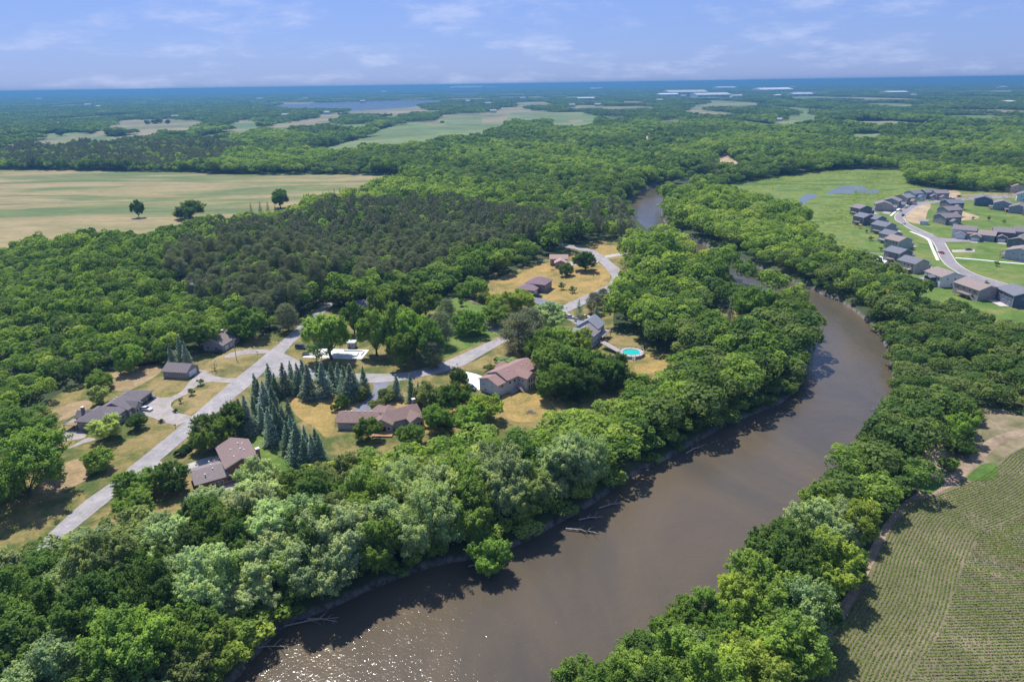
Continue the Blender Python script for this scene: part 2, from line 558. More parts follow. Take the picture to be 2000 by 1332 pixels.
# farmland
land('field', [(-420, 338), (0, 332), (170, 334), (380, 337), (400, 340), (600, 341), (782, 343), (792, 360), (765, 376), (640, 402), (560, 428), (400, 462), (250, 482), (0, 500), (-420, 545)],
     'hay', 0.05, 'large tan hay field with green swales left of the pine wood', 'field', sm=2)
land('field', [(560, 306), (640, 288), (720, 268), (850, 252), (965, 247), (1000, 256), (940, 271), (820, 290), (690, 302)], 'farmeadow', 0.1, 'pale green field beyond the middle woods', 'field', sm=2)
land('field', [(520, 254), (545, 242), (610, 232), (662, 232), (650, 254)], 'farfield', 0.1, 'narrow tan field in the far woods left of the pale green field', 'field', sm=2)
land('field', [(180, 262), (230, 236), (330, 233), (410, 239), (395, 262)], 'farfield', 0.1, 'tan field with a row of round trees in it', 'field', sm=2)
land('field', [(430, 256), (447, 238), (505, 233), (500, 256)], 'farfield', 0.1, 'small tan field right of the round field trees', 'field', sm=2)
land('field', [(70, 288), (95, 266), (150, 259), (225, 268), (215, 288)], 'farmeadow', 0.1, 'small green pasture above the dark tree belt', 'field', sm=2)
land('field', [(835, 244), (850, 226), (1000, 217), (1030, 228), (1000, 246)], 'farfield', 0.1, 'tan fields dotted with trees below the lake', 'field', sm=2)
land('field', [(670, 228), (690, 214), (820, 205), (835, 216), (800, 228)], 'farfield', 0.1, 'tan strip of field on the near shore of the lake', 'field', sm=2)
land('field', [(1505, 250), (1520, 232), (1575, 215), (1600, 228), (1590, 250)], 'farmeadow', 0.1, 'bright green clearing in the right-hand woods', 'field', sm=2)
land('field', [(1650, 284), (1662, 263), (1722, 261), (1728, 284)], 'farmeadow', 0.1, 'small pale clearing behind the meadow', 'field', sm=2)
land('field', [(1070, 256), (1080, 238), (1140, 229), (1165, 240), (1160, 256)], 'farmeadow', 0.1, 'green wetland clearing with ponds in the far centre', 'field', sm=2)
land('field', [(1285, 248), (1290, 236), (1345, 235), (1345, 248)], 'farfield', 0.1, 'pale clearing in the far centre woods', 'field', sm=2)
land('lake', [(515, 211), (560, 203), (640, 200.5), (760, 197), (866, 196), (866, 203), (800, 210), (700, 217), (620, 217), (560, 216)], 'lake', 0.12, 'long pale blue lake near the horizon', 'lake', sm=2)
land('pond', [(842, 184.5), (900, 182), (945, 182), (945, 186), (900, 187)], 'lake', 0.12, 'thin strip of bright water beyond the lake', 'pond', sm=2)
for k in range(95):                                  # far farmland patches between the woods
    d = 1750 * (6.5 ** RNG.random()); a = RNG.uniform(-0.66, 0.66)
    x, y = d * math.sin(a), d * math.cos(a)
    w, h = RNG.uniform(60, 210) * (d / 4000) ** .7, RNG.uniform(320, 620) * (d / 4500) ** .6
    q = [(x - w, y - h * .5), (x + w, y - h * .5 + RNG.uniform(-60, 60)), (x + w * RNG.uniform(.6, 1), y + h), (x - w * RNG.uniform(.6, 1), y + h)]
    CLEAR.append(q)
    sheet('field', q, M['farfield'] if RNG.random() < 0.35 else M['farmeadow'], 0.06 + 0.002 * k, 'far field patch in the hazy farmland toward the horizon', 'field', sm=0, group='far farm fields')
MEADOW = [(1385, 372), (1460, 354), (1560, 340), (1650, 331), (1762, 331), (1772, 358), (1830, 370), (1960, 376), (2140, 372), (2300, 560), (2260, 720), (2060, 668), (1960, 640), (1880, 618),
          (1800, 598), (1745, 560), (1690, 535), (1630, 512), (1605, 480), (1560, 440), (1510, 412), (1450, 398), (1415, 390)]
land('meadow', MEADOW, 'meadow', 0.03, 'bright green marsh meadow behind the new houses', 'meadow', sm=3)
for px, lb in (([(1560, 402), (1566, 384), (1590, 378), (1594, 385), (1578, 392), (1566, 404)], 'small grey pool of marsh water in the meadow, the one nearer the river'),
               ([(1614, 379), (1640, 365), (1680, 363), (1694, 369), (1668, 374), (1668, 380), (1640, 378)], 'grey sheet of marsh water in the meadow above the houses')):
    land('pond', px, 'marsh', 0.06, lb, 'pond', False)
land('pond', [(1679, 378), (1681, 371), (1713, 371), (1712, 378)], 'marsh', 0.06, 'small rectangular pond at the corner of the housing', 'pond', False)
land('lawn', [(1662, 440), (1672, 412), (1712, 390), (1790, 384), (1880, 392), (2100, 400), (2260, 560), (2260, 720), (2060, 662), (1960, 634), (1880, 612), (1800, 592), (1755, 565), (1715, 540), (1690, 505), (1668, 475)],
     'green', 0.05, 'mown green lawns round the new houses', 'lawn', False, sm=3)

# neighbourhood lawns
YARD_L = [(-90, 880), (60, 815), (110, 772), (165, 750), (215, 725), (300, 712), (345, 700), (400, 690), (420, 672), (470, 660), (545, 645), (600, 612), (628, 592), (648, 596),
          (600, 650), (560, 705), (490, 757), (400, 830), (310, 905), (300, 930), (240, 975), (215, 1030), (160, 1085), (90, 1105), (-90, 1150)]
land('lawn', YARD_L, 'mixed', 0.04, 'patchy lawn left of the long road', 'lawn')
land('lawn', zA([(720, 430), (850, 395), (1000, 375), (1060, 410), (960, 480), (840, 540), (740, 540), (690, 480)]), 'straw', 0.06, 'mown straw-coloured patch behind the grey ranch house', 'lawn', False)
land('lawn', zA([(290, 700), (420, 640), (560, 605), (600, 640), (500, 700), (390, 740), (310, 745)]), 'straw', 0.06, 'tan dry strip beside the deck of the grey ranch house', 'lawn', False)
land('lawn', zA([(330, 1080), (430, 1010), (560, 980), (600, 1040), (560, 1120), (420, 1190), (260, 1210), (270, 1150)]), 'straw', 0.06, 'bare tan patch in front of the big shade tree', 'lawn', False)
land('lawn', zA([(1120, 640), (1225, 565), (1300, 505), (1400, 488), (1495, 492), (1260, 690), (1170, 690)]), 'dry', 0.065, 'dry grass island between the curved drive and the road', 'lawn', False)
land('lawn', zA([(1300, 400), (1450, 310), (1665, 300), (1665, 365), (1545, 462), (1480, 462), (1395, 445), (1330, 412)]), 'dry', 0.065, 'golden lawn between the curved drive and the hidden house', 'lawn', False)
YARD_M = [(190, 1075), (205, 990), (240, 962), (310, 902), (400, 828), (490, 755), (560, 702), (600, 645), (640, 600), (700, 612), (760, 600), (850, 590), (880, 572), (905, 570), (940, 545), (960, 548),
          (1000, 532), (1060, 506), (1115, 484), (1165, 470), (1228, 470), (1242, 490), (1222, 520), (1235, 560), (1205, 592), (1200, 645), (1240, 655), (1290, 688), (1322, 722), (1310, 755),
          (1250, 760), (1228, 795), (1150, 836), (1090, 858), (1020, 898), (950, 886), (880, 898), (800, 908), (700, 918), (630, 948), (560, 985), (500, 1006), (400, 1024), (330, 1042), (260, 1062)]
land('lawn', YARD_M, 'mixed', 0.04, 'patchy lawns between the two roads and the riverside wood', 'lawn')
land('lawn', zB([(700, 575), (860, 575), (1000, 590), (1120, 600), (1180, 625), (1130, 680), (1020, 700), (1010, 790), (960, 850), (880, 780), (780, 720), (720, 650)]), 'gold', 0.06, 'golden dry lawn enclosed by the spruce rows', 'lawn', False)
land('lawn', zB([(430, 790), (520, 800), (600, 860), (700, 960), (790, 1000), (760, 1060), (600, 1080), (500, 990), (480, 920), (430, 860)]), 'green', 0.06, 'green side lawn between the brick house and the spruces', 'lawn', False)
land('lawn', zB([(1330, 610), (1560, 640), (1665, 720), (1665, 820), (1560, 800), (1500, 690), (1330, 640)]), 'gold', 0.06, 'golden lawn behind the chimney end of the long ranch house', 'lawn', False)
land('lawn', zD([(450, 600), (480, 520), (700, 440), (860, 350), (960, 330), (1180, 270), (1230, 250), (1330, 290), (1420, 330), (1500, 400), (1520, 460), (1490, 520), (1330, 600), (1130, 680), (900, 640), (700, 580), (560, 600)]),
     'gold', 0.06, 'golden lawn inside the road bend round the two brown houses', 'lawn', False)
land('lawn', zD([(1250, 195), (1500, 175), (1660, 190), (1660, 230), (1460, 265), (1370, 210)]), 'gold', 0.06, 'dry lawn above the small concrete drive', 'lawn', False)
land('lawn', zD([(1490, 290), (1660, 265), (1690, 340), (1660, 390), (1600, 370)]), 'dry', 0.06, 'dry lawn below the small concrete drive', 'lawn', False)
land('lawn', zD([(0, 670), (60, 620), (230, 600), (300, 640), (480, 720), (560, 850), (600, 930), (400, 1020), (180, 1110), (0, 1170), (0, 900)]), 'green', 0.06, 'green lawn with the garden beds', 'lawn', False)
land('lawn', zC([(430, 470), (780, 290), (900, 330), (820, 430), (720, 460), (600, 540), (470, 510)]), 'dry', 0.06, 'dry verge above the white-sided house', 'lawn', False)
land('lawn', zC([(720, 700), (820, 680), (1050, 640), (1100, 740), (1080, 850), (900, 900), (760, 860)]), 'gold', 0.06, 'golden back lawn below the white-sided house', 'lawn', False)
land('lawn', zC([(1690, 390), (1850, 370), (2050, 380), (2080, 480), (1880, 520), (1730, 540)]), 'gold', 0.06, 'golden lawn beside the round pool', 'lawn', False)
land('lawn', [(1385, 612), (1425, 604), (1452, 625), (1450, 655), (1420, 652), (1395, 635)], 'gold', 0.06, 'small golden clearing in the wood beyond the pool', 'lawn')

# roads
ROAD_A = [(-20, 1150), (60, 1075), (138, 1003), (168, 977), (234, 931), (252, 914), (342, 841), (381, 808), (450, 748), (494, 713), (524, 688), (542, 674), (611, 613), (640, 585), (700, 545),
          (712, 552), (655, 592), (621, 622), (600, 648), (572, 671), (557, 688), (545, 706), (516, 727), (487, 754), (407, 820), (384, 840), (311, 901), (279, 928), (233, 961), (207, 984), (150, 1030), (100, 1075), (20, 1150)]
land('road', ROAD_A, 'asphalt', 0.13, 'long straight grey road crossing the left half of the photo', 'road', sm=0)
ROAD_B = [(520, 727), (552, 690), (575, 700), (610, 722), (660, 730), (719, 730), (770, 731), (800, 727), (857, 712), (920, 684), (987, 654), (1050, 626), (1104, 595), (1151, 574), (1187, 557), (1196, 543), (1186, 528),
          (1165, 507), (1140, 492), (1119, 486), (1090, 482), (1090, 475), (1120, 479), (1160, 489), (1180, 501), (1211, 526), (1213, 552), (1195, 571), (1154, 589), (1115, 607), (1060, 634), (987, 668), (907, 714), (870, 726),
          (800, 742), (734, 748), (660, 748), (600, 742), (560, 738), (530, 738)]
land('road', ROAD_B, 'asphalt', 0.128, 'curving grey side road winding past the ranch houses', 'road', sm=0)
land('driveway', zA([(1497, 492), (1555, 462), (1480, 463), (1395, 447), (1335, 413), (1280, 413), (1262, 455), (1220, 500), (1180, 550), (1110, 585), (1050, 590), (985, 580), (960, 600), (930, 640), (900, 690),
                     (1000, 722), (1150, 772), (1245, 712), (1170, 692), (1112, 645), (1135, 605), (1225, 562), (1295, 503), (1385, 487)]), 'gravel', 0.10, 'pale curved drive of the grey ranch house', 'driveway', False, sm=2)
land('driveway', zA([(925, 1075), (1030, 998), (1060, 1020), (1180, 1032), (1300, 992), (1432, 965), (1450, 1000), (1290, 1050), (1292, 1080), (1100, 1072), (960, 1072)]), 'concrete', 0.10, 'pale concrete drive of the brick house', 'driveway', False, sm=2)
land('driveway', zB([(1270, 480), (1375, 480), (1340, 535), (1285, 600), (1255, 655), (1262, 690), (1120, 680), (1170, 640), (1230, 590), (1268, 540)]), 'blacktop', 0.10, 'blue-grey asphalt drive of the long ranch house', 'driveway', False, sm=2)
land('driveway', zC([(400, 515), (440, 505), (585, 548), (560, 600), (545, 650), (445, 600), (425, 530)]), 'slab', 0.10, 'white concrete drive of the white-sided house', 'driveway', False, sm=2)
land('driveway', zD([(850, 640), (930, 640), (1110, 695), (1130, 690), (1110, 740), (1070, 720), (860, 675)]), 'blacktop', 0.10, 'grey drive of the brown hip-roofed house', 'driveway', False, sm=2)
land('driveway', zD([(1165, 320), (1240, 320), (1390, 300), (1412, 322), (1260, 345), (1170, 350)]), 'concrete', 0.10, 'pale drive of the small tan house', 'driveway', False, sm=2)
land('driveway', zD([(1440, 272), (1652, 234), (1665, 254), (1485, 287)]), 'concrete', 0.10, 'short pale concrete drive above the road bend', 'driveway', False, sm=1)
land('driveway', zD([(1090, 765), (1140, 750), (1200, 800), (1300, 850), (1290, 900), (1190, 840), (1120, 800)]), 'gravel', 0.10, 'drive of the blue house with parked trucks', 'driveway', False, sm=2)
land('driveway', zB([(290, 330), (330, 300), (450, 275), (575, 278), (595, 300), (450, 305), (360, 325)]), 'gravel', 0.10, 'shaded drive of the house hidden by two big trees', 'driveway', False, sm=2)
land('path', zF([(430, 900), (640, 780), (740, 770), (780, 795), (640, 835), (450, 905)]), 'gravel', 0.09, 'narrow gravel path below the grey ranch house', 'path', False, sm=2)
land('patio', zF([(110, 760), (330, 690), (520, 640), (660, 740), (560, 790), (330, 810), (220, 830), (130, 800)]), 'gravel', 0.085, 'paved terrace under the deck of the grey ranch house', 'patio', False, sm=2)
land('path', zC([(590, 100), (760, 120), (740, 180), (640, 190)]), 'gravel', 0.085, 'gravel spot under the trees by the garden beds', 'path', False, sm=2)

# new housing street
ST_L = zE([(930, 238), (830, 243), (720, 258), (640, 300), (570, 360), (575, 400), (620, 430), (700, 480), (800, 530), (880, 575), (920, 630), (955, 720), (1010, 790), (1100, 850), (1190, 905), (1330, 955), (1500, 1012), (1680, 1062), (1800, 1095)])
ST_R = zE([(1800, 1030), (1660, 992), (1450, 930), (1250, 862), (1120, 785), (1055, 695), (1000, 600), (985, 570), (900, 532), (800, 488), (700, 440), (655, 400), (650, 370), (720, 315), (790, 275), (900, 255), (935, 252)])
land('street', ST_L + ST_R, 'street', 0.13, 'curving asphalt street of the new houses', 'street', False, sm=2)
land('street', zE([(940, 552), (1010, 560), (1310, 562), (1500, 556), (1800, 540), (1800, 572), (1500, 585), (1310, 590), (1000, 592), (960, 590)]), 'street', 0.127, 'side street running right from the new housing street', 'street', False, sm=0)
land('street', zE([(900, 238), (1000, 215), (1150, 210), (1400, 195), (1800, 185), (1800, 205), (1400, 215), (1150, 232), (1000, 238), (920, 254)]), 'street', 0.127, 'upper street behind the top row of new houses', 'street', False, sm=0)


def ribbon(name, px, w, z0, z1, mat, label, cat, group=None, kind='structure', flat=False):
    line = np.array(smooth(GP(px), 4, False))
    a, b_ = offset(line, w / 2), offset(line, -w / 2)
    n = len(line)
    v = [(*p, z1) for p in a] + [(*p, z1) for p in b_] + [(*p, z0) for p in a] + [(*p, z0) for p in b_]
    f = []
    for i in range(n - 1):
        f += [(i, i + n, i + n + 1, i + 1), (i, i + 1, i + 1 + 2 * n, i + 2 * n), (i + n, i + 3 * n, i + 1 + 3 * n, i + 1 + n)]
    o = link(name, mesh(name, v, f), mat)
    return tag(o, label, cat, group, kind)


ribbon('kerb', ST_L[2:], 0.6, 0.0, 0.26, M['kerb'], 'pale kerb on the river side of the housing street', 'kerb')
ribbon('kerb', ST_R[:7], 0.6, 0.0, 0.26, M['kerb'], 'pale kerb on the lower inner side of the housing street', 'kerb')
ribbon('kerb', ST_R[8:], 0.6, 0.0, 0.26, M['kerb'], 'pale kerb on the upper inner side of the housing street', 'kerb')
ribbon('kerb', zE([(1010, 580), (1240, 586)]), 0.6, 0.0, 0.26, M['kerb'], 'pale kerb at the corner of the side street', 'kerb')
ribbon('sidewalk', zE([(690, 252), (600, 305), (530, 365)]), 1.8, 0.0, 0.16, M['slab'], 'pale sidewalk at the upper bend of the housing street', 'sidewalk')
ribbon('sidewalk', zE([(700, 500), (800, 540), (860, 575), (890, 640), (940, 750)]), 1.8, 0.0, 0.16, M['slab'], 'pale sidewalk between the housing street and the river-side houses', 'sidewalk')
ribbon('path', zE([(-10, 642), (120, 668), (300, 685), (560, 695)]), 2.0, 0.0, 0.12, M['gravel'], 'pale footpath from the meadow to the back of the new houses', 'path')
ribbon('path', zE([(1090, 728), (1300, 745), (1500, 765), (1800, 790)]), 2.0, 0.0, 0.12, M['slab'], 'pale footpath crossing the green right of the housing street', 'path')
land('dirt_lot', zE([(800, 262), (880, 270), (850, 330), (820, 420), (740, 430), (660, 400), (660, 370), (730, 310)]), 'sand', 0.07, 'bare sandy building lots inside the street bend', 'dirt lot', False)
land('dirt_lot', zE([(1010, 330), (1080, 315), (1200, 340), (1300, 375), (1210, 400), (1020, 400)]), 'sand', 0.07, 'sandy yard with a green patch behind the grey twin houses', 'dirt lot', False)
land('dirt_lot', zE([(930, 150), (1060, 140), (1130, 160), (1120, 205), (960, 200)]), 'sand', 0.07, 'sandy building lot with parked cars at the top of the street', 'dirt lot', False)
land('dirt_lot', zE([(1160, 178), (1560, 165), (1640, 175), (1560, 195), (1180, 200)]), 'dirt', 0.07, 'strip of bare earth below the dark trees', 'dirt lot', False)
land('driveway', zE([(470, 320), (530, 335), (520, 350), (460, 340)]), 'concrete', 0.10, 'short pale drive at the street bend', 'driveway', False, sm=0)
land('driveway', zE([(1200, 530), (1290, 525), (1310, 562), (1230, 562)]), 'street', 0.10, 'asphalt drive of the white gabled house', 'driveway', False, sm=0)
land('driveway', zE([(1060, 660), (1260, 655), (1260, 678), (1065, 680)]), 'concrete', 0.10, 'pale drive with a parked car right of the street', 'driveway', False, sm=0)
land('patio', zE([(355, 712), (450, 715), (490, 745), (520, 775), (370, 765)]), 'slab', 0.12, 'white paved court behind the dark blue house', 'patio', False, sm=0)

# crop field and track at the lower right
CROP = [(1440, 1700), (1545, 1400), (1610, 1262), (1690, 1140), (1722, 1060), (1770, 985), (1830, 965), (1905, 935), (1950, 905), (2000, 872), (2200, 800), (2300, 1100), (2400, 1700)]
land('field', CROP, 'soil', 0.05, 'young crop field in curving rows at the lower right', 'field', sm=2)
land('field', [(1790, 960), (1800, 870), (1850, 835), (1890, 800), (1960, 800), (2040, 830), (2200, 870), (2200, 960), (2000, 890), (1880, 950)], 'rough', 0.045, 'rough dry headland above the crop field', 'field', sm=2)
land('track', [(1390, 1700), (1500, 1400), (1590, 1255), (1670, 1135), (1705, 1060), (1745, 1000), (1795, 960), (1850, 935), (1895, 890), (1925, 862), (1965, 845), (2060, 825), (2060, 838), (1975, 858), (1940, 880), (1905, 912),
               (1860, 950), (1800, 978), (1760, 1010), (1722, 1062), (1688, 1142), (1612, 1262), (1530, 1400), (1425, 1700)], 'dirt', 0.08, 'sandy farm track between the river trees and the crop field', 'track', sm=2)
land('grass_patch', zH([(1130, 940), (1280, 790), (1400, 755), (1490, 765), (1510, 880), (1440, 940), (1280, 960)]), 'weeds', 0.09, 'bright green weed patch beside the farm track', 'grass patch', False)
land('grass_patch', zH([(580, 1090), (600, 920), (760, 950), (880, 980), (800, 1060), (700, 1120)]), 'weeds', 0.09, 'small green weed patch left of the farm track', 'grass patch', False)
land('sand', zH([(560, 570), (680, 560), (880, 580), (860, 780), (770, 920), (560, 900), (530, 780)]), 'sand', 0.07, 'bare sandy spot round the thin sapling', 'sand', False)
land('sand', [(1396, 334), (1398, 308), (1418, 303), (1440, 318), (1445, 334)], 'sand', 0.1, 'pale bare bluff above the far river bend', 'sand')
land('sand', [(1254, 290), (1258, 272), (1268, 262), (1272, 280), (1272, 292)], 'sand', 0.1, 'pink bare clearing in the far woods', 'sand')

# ------------------------------------------------------------------ houses
_win = {}


def win_mesh(w, h, kind):
    key = (round(w, 2), round(h, 2), kind)
    if key not in _win:
        if kind == 'frame':
            b = MB(); f = .09
            b.box(-w / 2, -w / 2 + f, -.10, .02, 0, h).box(w / 2 - f, w / 2, -.10, .02, 0, h).box(-w / 2 + f, w / 2 - f, -.10, .02, 0, f).box(-w / 2 + f, w / 2 - f, -.10, .02, h - f, h)
            if w > 1.4: b.box(-.04, .04, -.095, .02, f, h - f)
            me = b.mesh('frame')
        else:
            me = MB().box(-w / 2 + .05, w / 2 - .05, -.045, .03, .05, h - .05).mesh('pane')
        _win[key] = me
    return _win[key]


class House:
    def __init__(s, name, label, x, y, deg, wall, roof, group=None, cat='house', wallmat='siding', trim=(.7, .7, .68)):
        s.root = tag(empty(name, (x, y, 0.03), R(deg)), label, cat, group)
        s.wall, s.roofc, s.wm = wall, roof, wallmat
        s.O = (0, 0, 0)

    def at(s, x=0, y=0, deg=0):
        s.O = (x, y, R(deg)); return s

    def put(s, o, x=0, y=0, z=0, rz=0.0):
        ox, oy, a = s.O
        o.location = (ox + x * math.cos(a) - y * math.sin(a), oy + x * math.sin(a) + y * math.cos(a), z)
        o.rotation_euler = (0, 0, a + rz)
        return o

    def block(s, x0, x1, y0, y1, h, ridge='x', rise=2.0, over=.45, z0=0.0, hip=False, wall=None, roof=None, wm=None, gcol=None):
        """one wing: walls up to a gable or hip roof"""
        wall, roof, wm = wall or s.wall, roof or s.roofc, wm or s.wm
        X, Y = x1 - x0, y1 - y0
        b = MB()
        if hip:
            b.box(0, X, 0, Y, -.3, h - z0)
        elif ridge == 'x':
            hh = h - z0; k = rise * (Y / 2) / (Y / 2 + over)
            b.add([(0, 0, -.3), (X, 0, -.3), (X, Y, -.3), (0, Y, -.3), (0, 0, hh), (X, 0, hh), (X, Y, hh), (0, Y, hh), (0, Y / 2, hh + k - .1), (X, Y / 2, hh + k - .1)],
                  [(0, 1, 5, 4), (2, 3, 7, 6), (1, 2, 6, 9, 5), (3, 0, 4, 8, 7), (4, 5, 9, 8), (6, 7, 8, 9), (0, 3, 2, 1)])
        else:
            hh = h - z0; k = rise * (X / 2) / (X / 2 + over)
            b.add([(0, 0, -.3), (X, 0, -.3), (X, Y, -.3), (0, Y, -.3), (0, 0, hh), (X, 0, hh), (X, Y, hh), (0, Y, hh), (X / 2, 0, hh + k - .1), (X / 2, Y, hh + k - .1)],
                  [(1, 2, 6, 5), (3, 0, 4, 7), (0, 1, 5, 8, 4), (2, 3, 7, 9, 6), (5, 6, 9, 8), (7, 4, 8, 9), (0, 3, 2, 1)])
        w = b.build('wall', M[wm], s.root, wall)
        s.put(w, x0, y0, z0)
        t = .22
        r = MB()
        if hip:
            m_ = min(X, Y) / 2 + over
            L = (X + 2 * over - 2 * m_) if ridge == 'x' else (Y + 2 * over - 2 * m_)
            L = max(L, .2)
            if ridge == 'x': a0, a1 = (X / 2 - L / 2, Y / 2), (X / 2 + L / 2, Y / 2)
            else: a0, a1 = (X / 2, Y / 2 - L / 2), (X / 2, Y / 2 + L / 2)
            E4 = [(-over, -over), (X + over, -over), (X + over, Y + over), (-over, Y + over)]
            v = [(*p, 0) for p in E4] + [(*p, t) for p in E4] + [(*a0, rise + t), (*a1, rise + t)]
            fs = [(0, 3, 2, 1), (0, 1, 5, 4), (1, 2, 6, 5), (2, 3, 7, 6), (3, 0, 4, 7)]
            fs += [(4, 5, 9, 8), (5, 6, 9), (6, 7, 8, 9), (7, 4, 8)] if ridge == 'x' else [(4, 5, 8), (5, 6, 9, 8), (6, 7, 9), (7, 4, 8, 9)]
            r.add(v, fs)
        else:
            if ridge == 'x':
                pr = [(-over, 0), (Y / 2, rise), (Y + over, 0)]
                v = [(x, p[0], p[1] + dz) for x in (-over, X + over) for dz in (0, t) for p in pr]
            else:
                pr = [(-over, 0), (X / 2, rise), (X + over, 0)]
                v = [(p[0], y, p[1] + dz) for y in (-over, Y + over) for dz in (0, t) for p in pr]
            fs = [(3, 4, 10, 9), (4, 5, 11, 10), (0, 6, 7, 1), (1, 7, 8, 2), (0, 1, 4, 3), (1, 2, 5, 4), (6, 9, 10, 7), (7, 10, 11, 8), (0, 3, 9, 6), (2, 8, 11, 5)]
            r.add(v, fs)
        me = r.mesh('roof'); bm = bmesh.new(); bm.from_mesh(me); bmesh.ops.recalc_face_normals(bm, faces=bm.faces); bm.to_mesh(me); bm.free()
        ro_ = link('roof', me, M['shingle'], s.root); ro_.color = (*roof, 1)
        s.put(ro_, x0, y0, h)
        if not hip:
            # white rake boards along the gable edges
            for e_ in (0, 1):
                q_ = MB()
                if ridge == 'x':
                    xx = -over - .05 if e_ == 0 else X + over + .05
                    q_.add([(xx, -over, -.05), (xx, Y / 2, rise - .05), (xx, Y + over, -.05), (xx, -over, t), (xx, Y / 2, rise + t), (xx, Y + over, t)], [(0, 1, 4, 3), (1, 2, 5, 4)])
                else:
                    yy = -over - .05 if e_ == 0 else Y + over + .05
                    q_.add([(-over, yy, -.05), (X / 2, yy, rise - .05), (X + over, yy, -.05), (-over, yy, t), (X / 2, yy, rise + t), (X + over, yy, t)], [(0, 1, 4, 3), (1, 2, 5, 4)])
                bo_ = q_.build('rake_board', M['trim'], ro_)
        s.roof_o = ro_
        return ro_

    def win(s, face, u, z, w=1.3, h=1.3, d=0.0):
        """face: (x, y, degrees) origin on the wall and its facing; u runs along the wall"""
        x, y, a = face; a = R(a)
        o = link('window', win_mesh(w, h, 'frame'), M['trim'], s.root)
        s.put(o, x + u * math.cos(a), y + u * math.sin(a), z, a)
        link('pane', win_mesh(w, h, 'pane'), M['glass'], o)
        return o

    def wins(s, face, us, z, w=1.3, h=1.3):
        for u in us: s.win(face, u, z, w, h)

    def door(s, face, u, w=1.0, h=2.1, mat='trim', name='door', col=None, z=0.0):
        x, y, a = face; a = R(a)
        b = MB().box(-w / 2, w / 2, -.08, .02, 0, h)
        o = b.build(name, M[mat], s.root, col)
        s.put(o, x + u * math.cos(a), y + u * math.sin(a), z, a)
        if name == 'garage_door':
            for k in range(1, 4):
                link('panel', MB().box(-w / 2 + .1, w / 2 - .1, -.11, -.05, h * k / 4 - h / 4 + .06, h * k / 4 - .06).mesh('panel'), M[mat], o)
            link('panel', MB().box(-w / 2 + .1, w / 2 - .1, -.11, -.05, h * 3 / 4 + .06, h - .06).mesh('panel'), M[mat], o)
        else:
            link('handle', MB().box(w / 2 - .2, w / 2 - .1, -.13, -.07, .95, 1.05).mesh('handle'), M['metal'], o)
        return o

    def chimney(s, x, y, z0, z1, w=1.0, col=(.3, .22, .19), cap=True):
        o = MB().box(-w / 2, w / 2, -w / 2, w / 2, 0, z1 - z0).build('chimney', M['brick'], s.root, col)
        s.put(o, x, y, z0)
        if cap: link('cap', MB().box(-w * .58, w * .58, -w * .58, w * .58, z1 - z0 + .003, z1 - z0 + .2).mesh('cap'), M['trim'], o)
        return o

    def vents(s, pts):
        for x, y, z in pts:
            o = MB().box(-.18, .18, -.18, .18, -.35, .28).build('roof_vent', M['trim'], s.root)
            s.put(o, x, y, z)

    def deck(s, x0, x1, y0, y1, z, col=(.30, .2, .13), rail=True, boards=True, sides='fblr', railcol=None):
        d = MB().box(x0, x1, y0, y1, z - .25, z - .05).build('deck', M['wood'], s.root, col)
        s.put(d)
        n = int((y1 - y0) / .55)
        if boards and n:
            for k in range(n):
                y = y0 + (y1 - y0) * k / n
                p = MB().box(x0, x1, y + .02, y + (y1 - y0) / n - .02, z - .047, z).build('plank', M['wood'], d, tuple(c_ * random.uniform(.85, 1.15) for c_ in col))
        if z > .6:
            for xx in (x0 + .15, x1 - .15):
                for yy in (y0 + .15, y1 - .15):
                    MB().box(xx - .1, xx + .1, yy - .1, yy + .1, -.3, z - .25).build('post', M['wood'], d, col)
        if rail:
            rc = railcol or col
            segs = {'f': (x0, x1, y0, y0 + .08), 'b': (x0, x1, y1 - .08, y1), 'l': (x0, x0 + .08, y0, y1), 'r': (x1 - .08, x1, y0, y1)}
            for c_ in sides:
                a0, a1, b0, b1 = segs[c_]
                q_ = MB().box(a0, a1, b0, b1, z + .9, z + 1.0)
                L = max(a1 - a0, b1 - b0); n = int(L / .45)
                for k in range(n + 1):
                    if a1 - a0 > b1 - b0: xx = a0 + (L - .06) * k / n; q_.box(xx, xx + .06, b0 + .01, b1 - .01, z, z + .9)
                    else: yy = b0 + (L - .06) * k / n; q_.box(a0 + .01, a1 - .01, yy, yy + .06, z, z + .9)
                q_.build('railing', M['wood'], d, rc)
        return d

    def stairs(s, x, y, z, deg, w=1.2, col=(.4, .35, .3)):
        n = int(z / .19); q_ = MB()
        for k in range(n): q_.box(-w / 2, w / 2, k * .28, k * .28 + .3, max(z - (k + 1) * .19 - .2, -.2), z - (k + 1) * .19 - .001 * k)
        o = q_.build('stairs', M['wood'], s.root, col)
        s.put(o, x, y, 0, R(deg))


ROOF_GREY, ROOF_PINK, ROOF_BROWN = (.20, .175, .18), (.27, .185, .16), (.235, .175, .165)

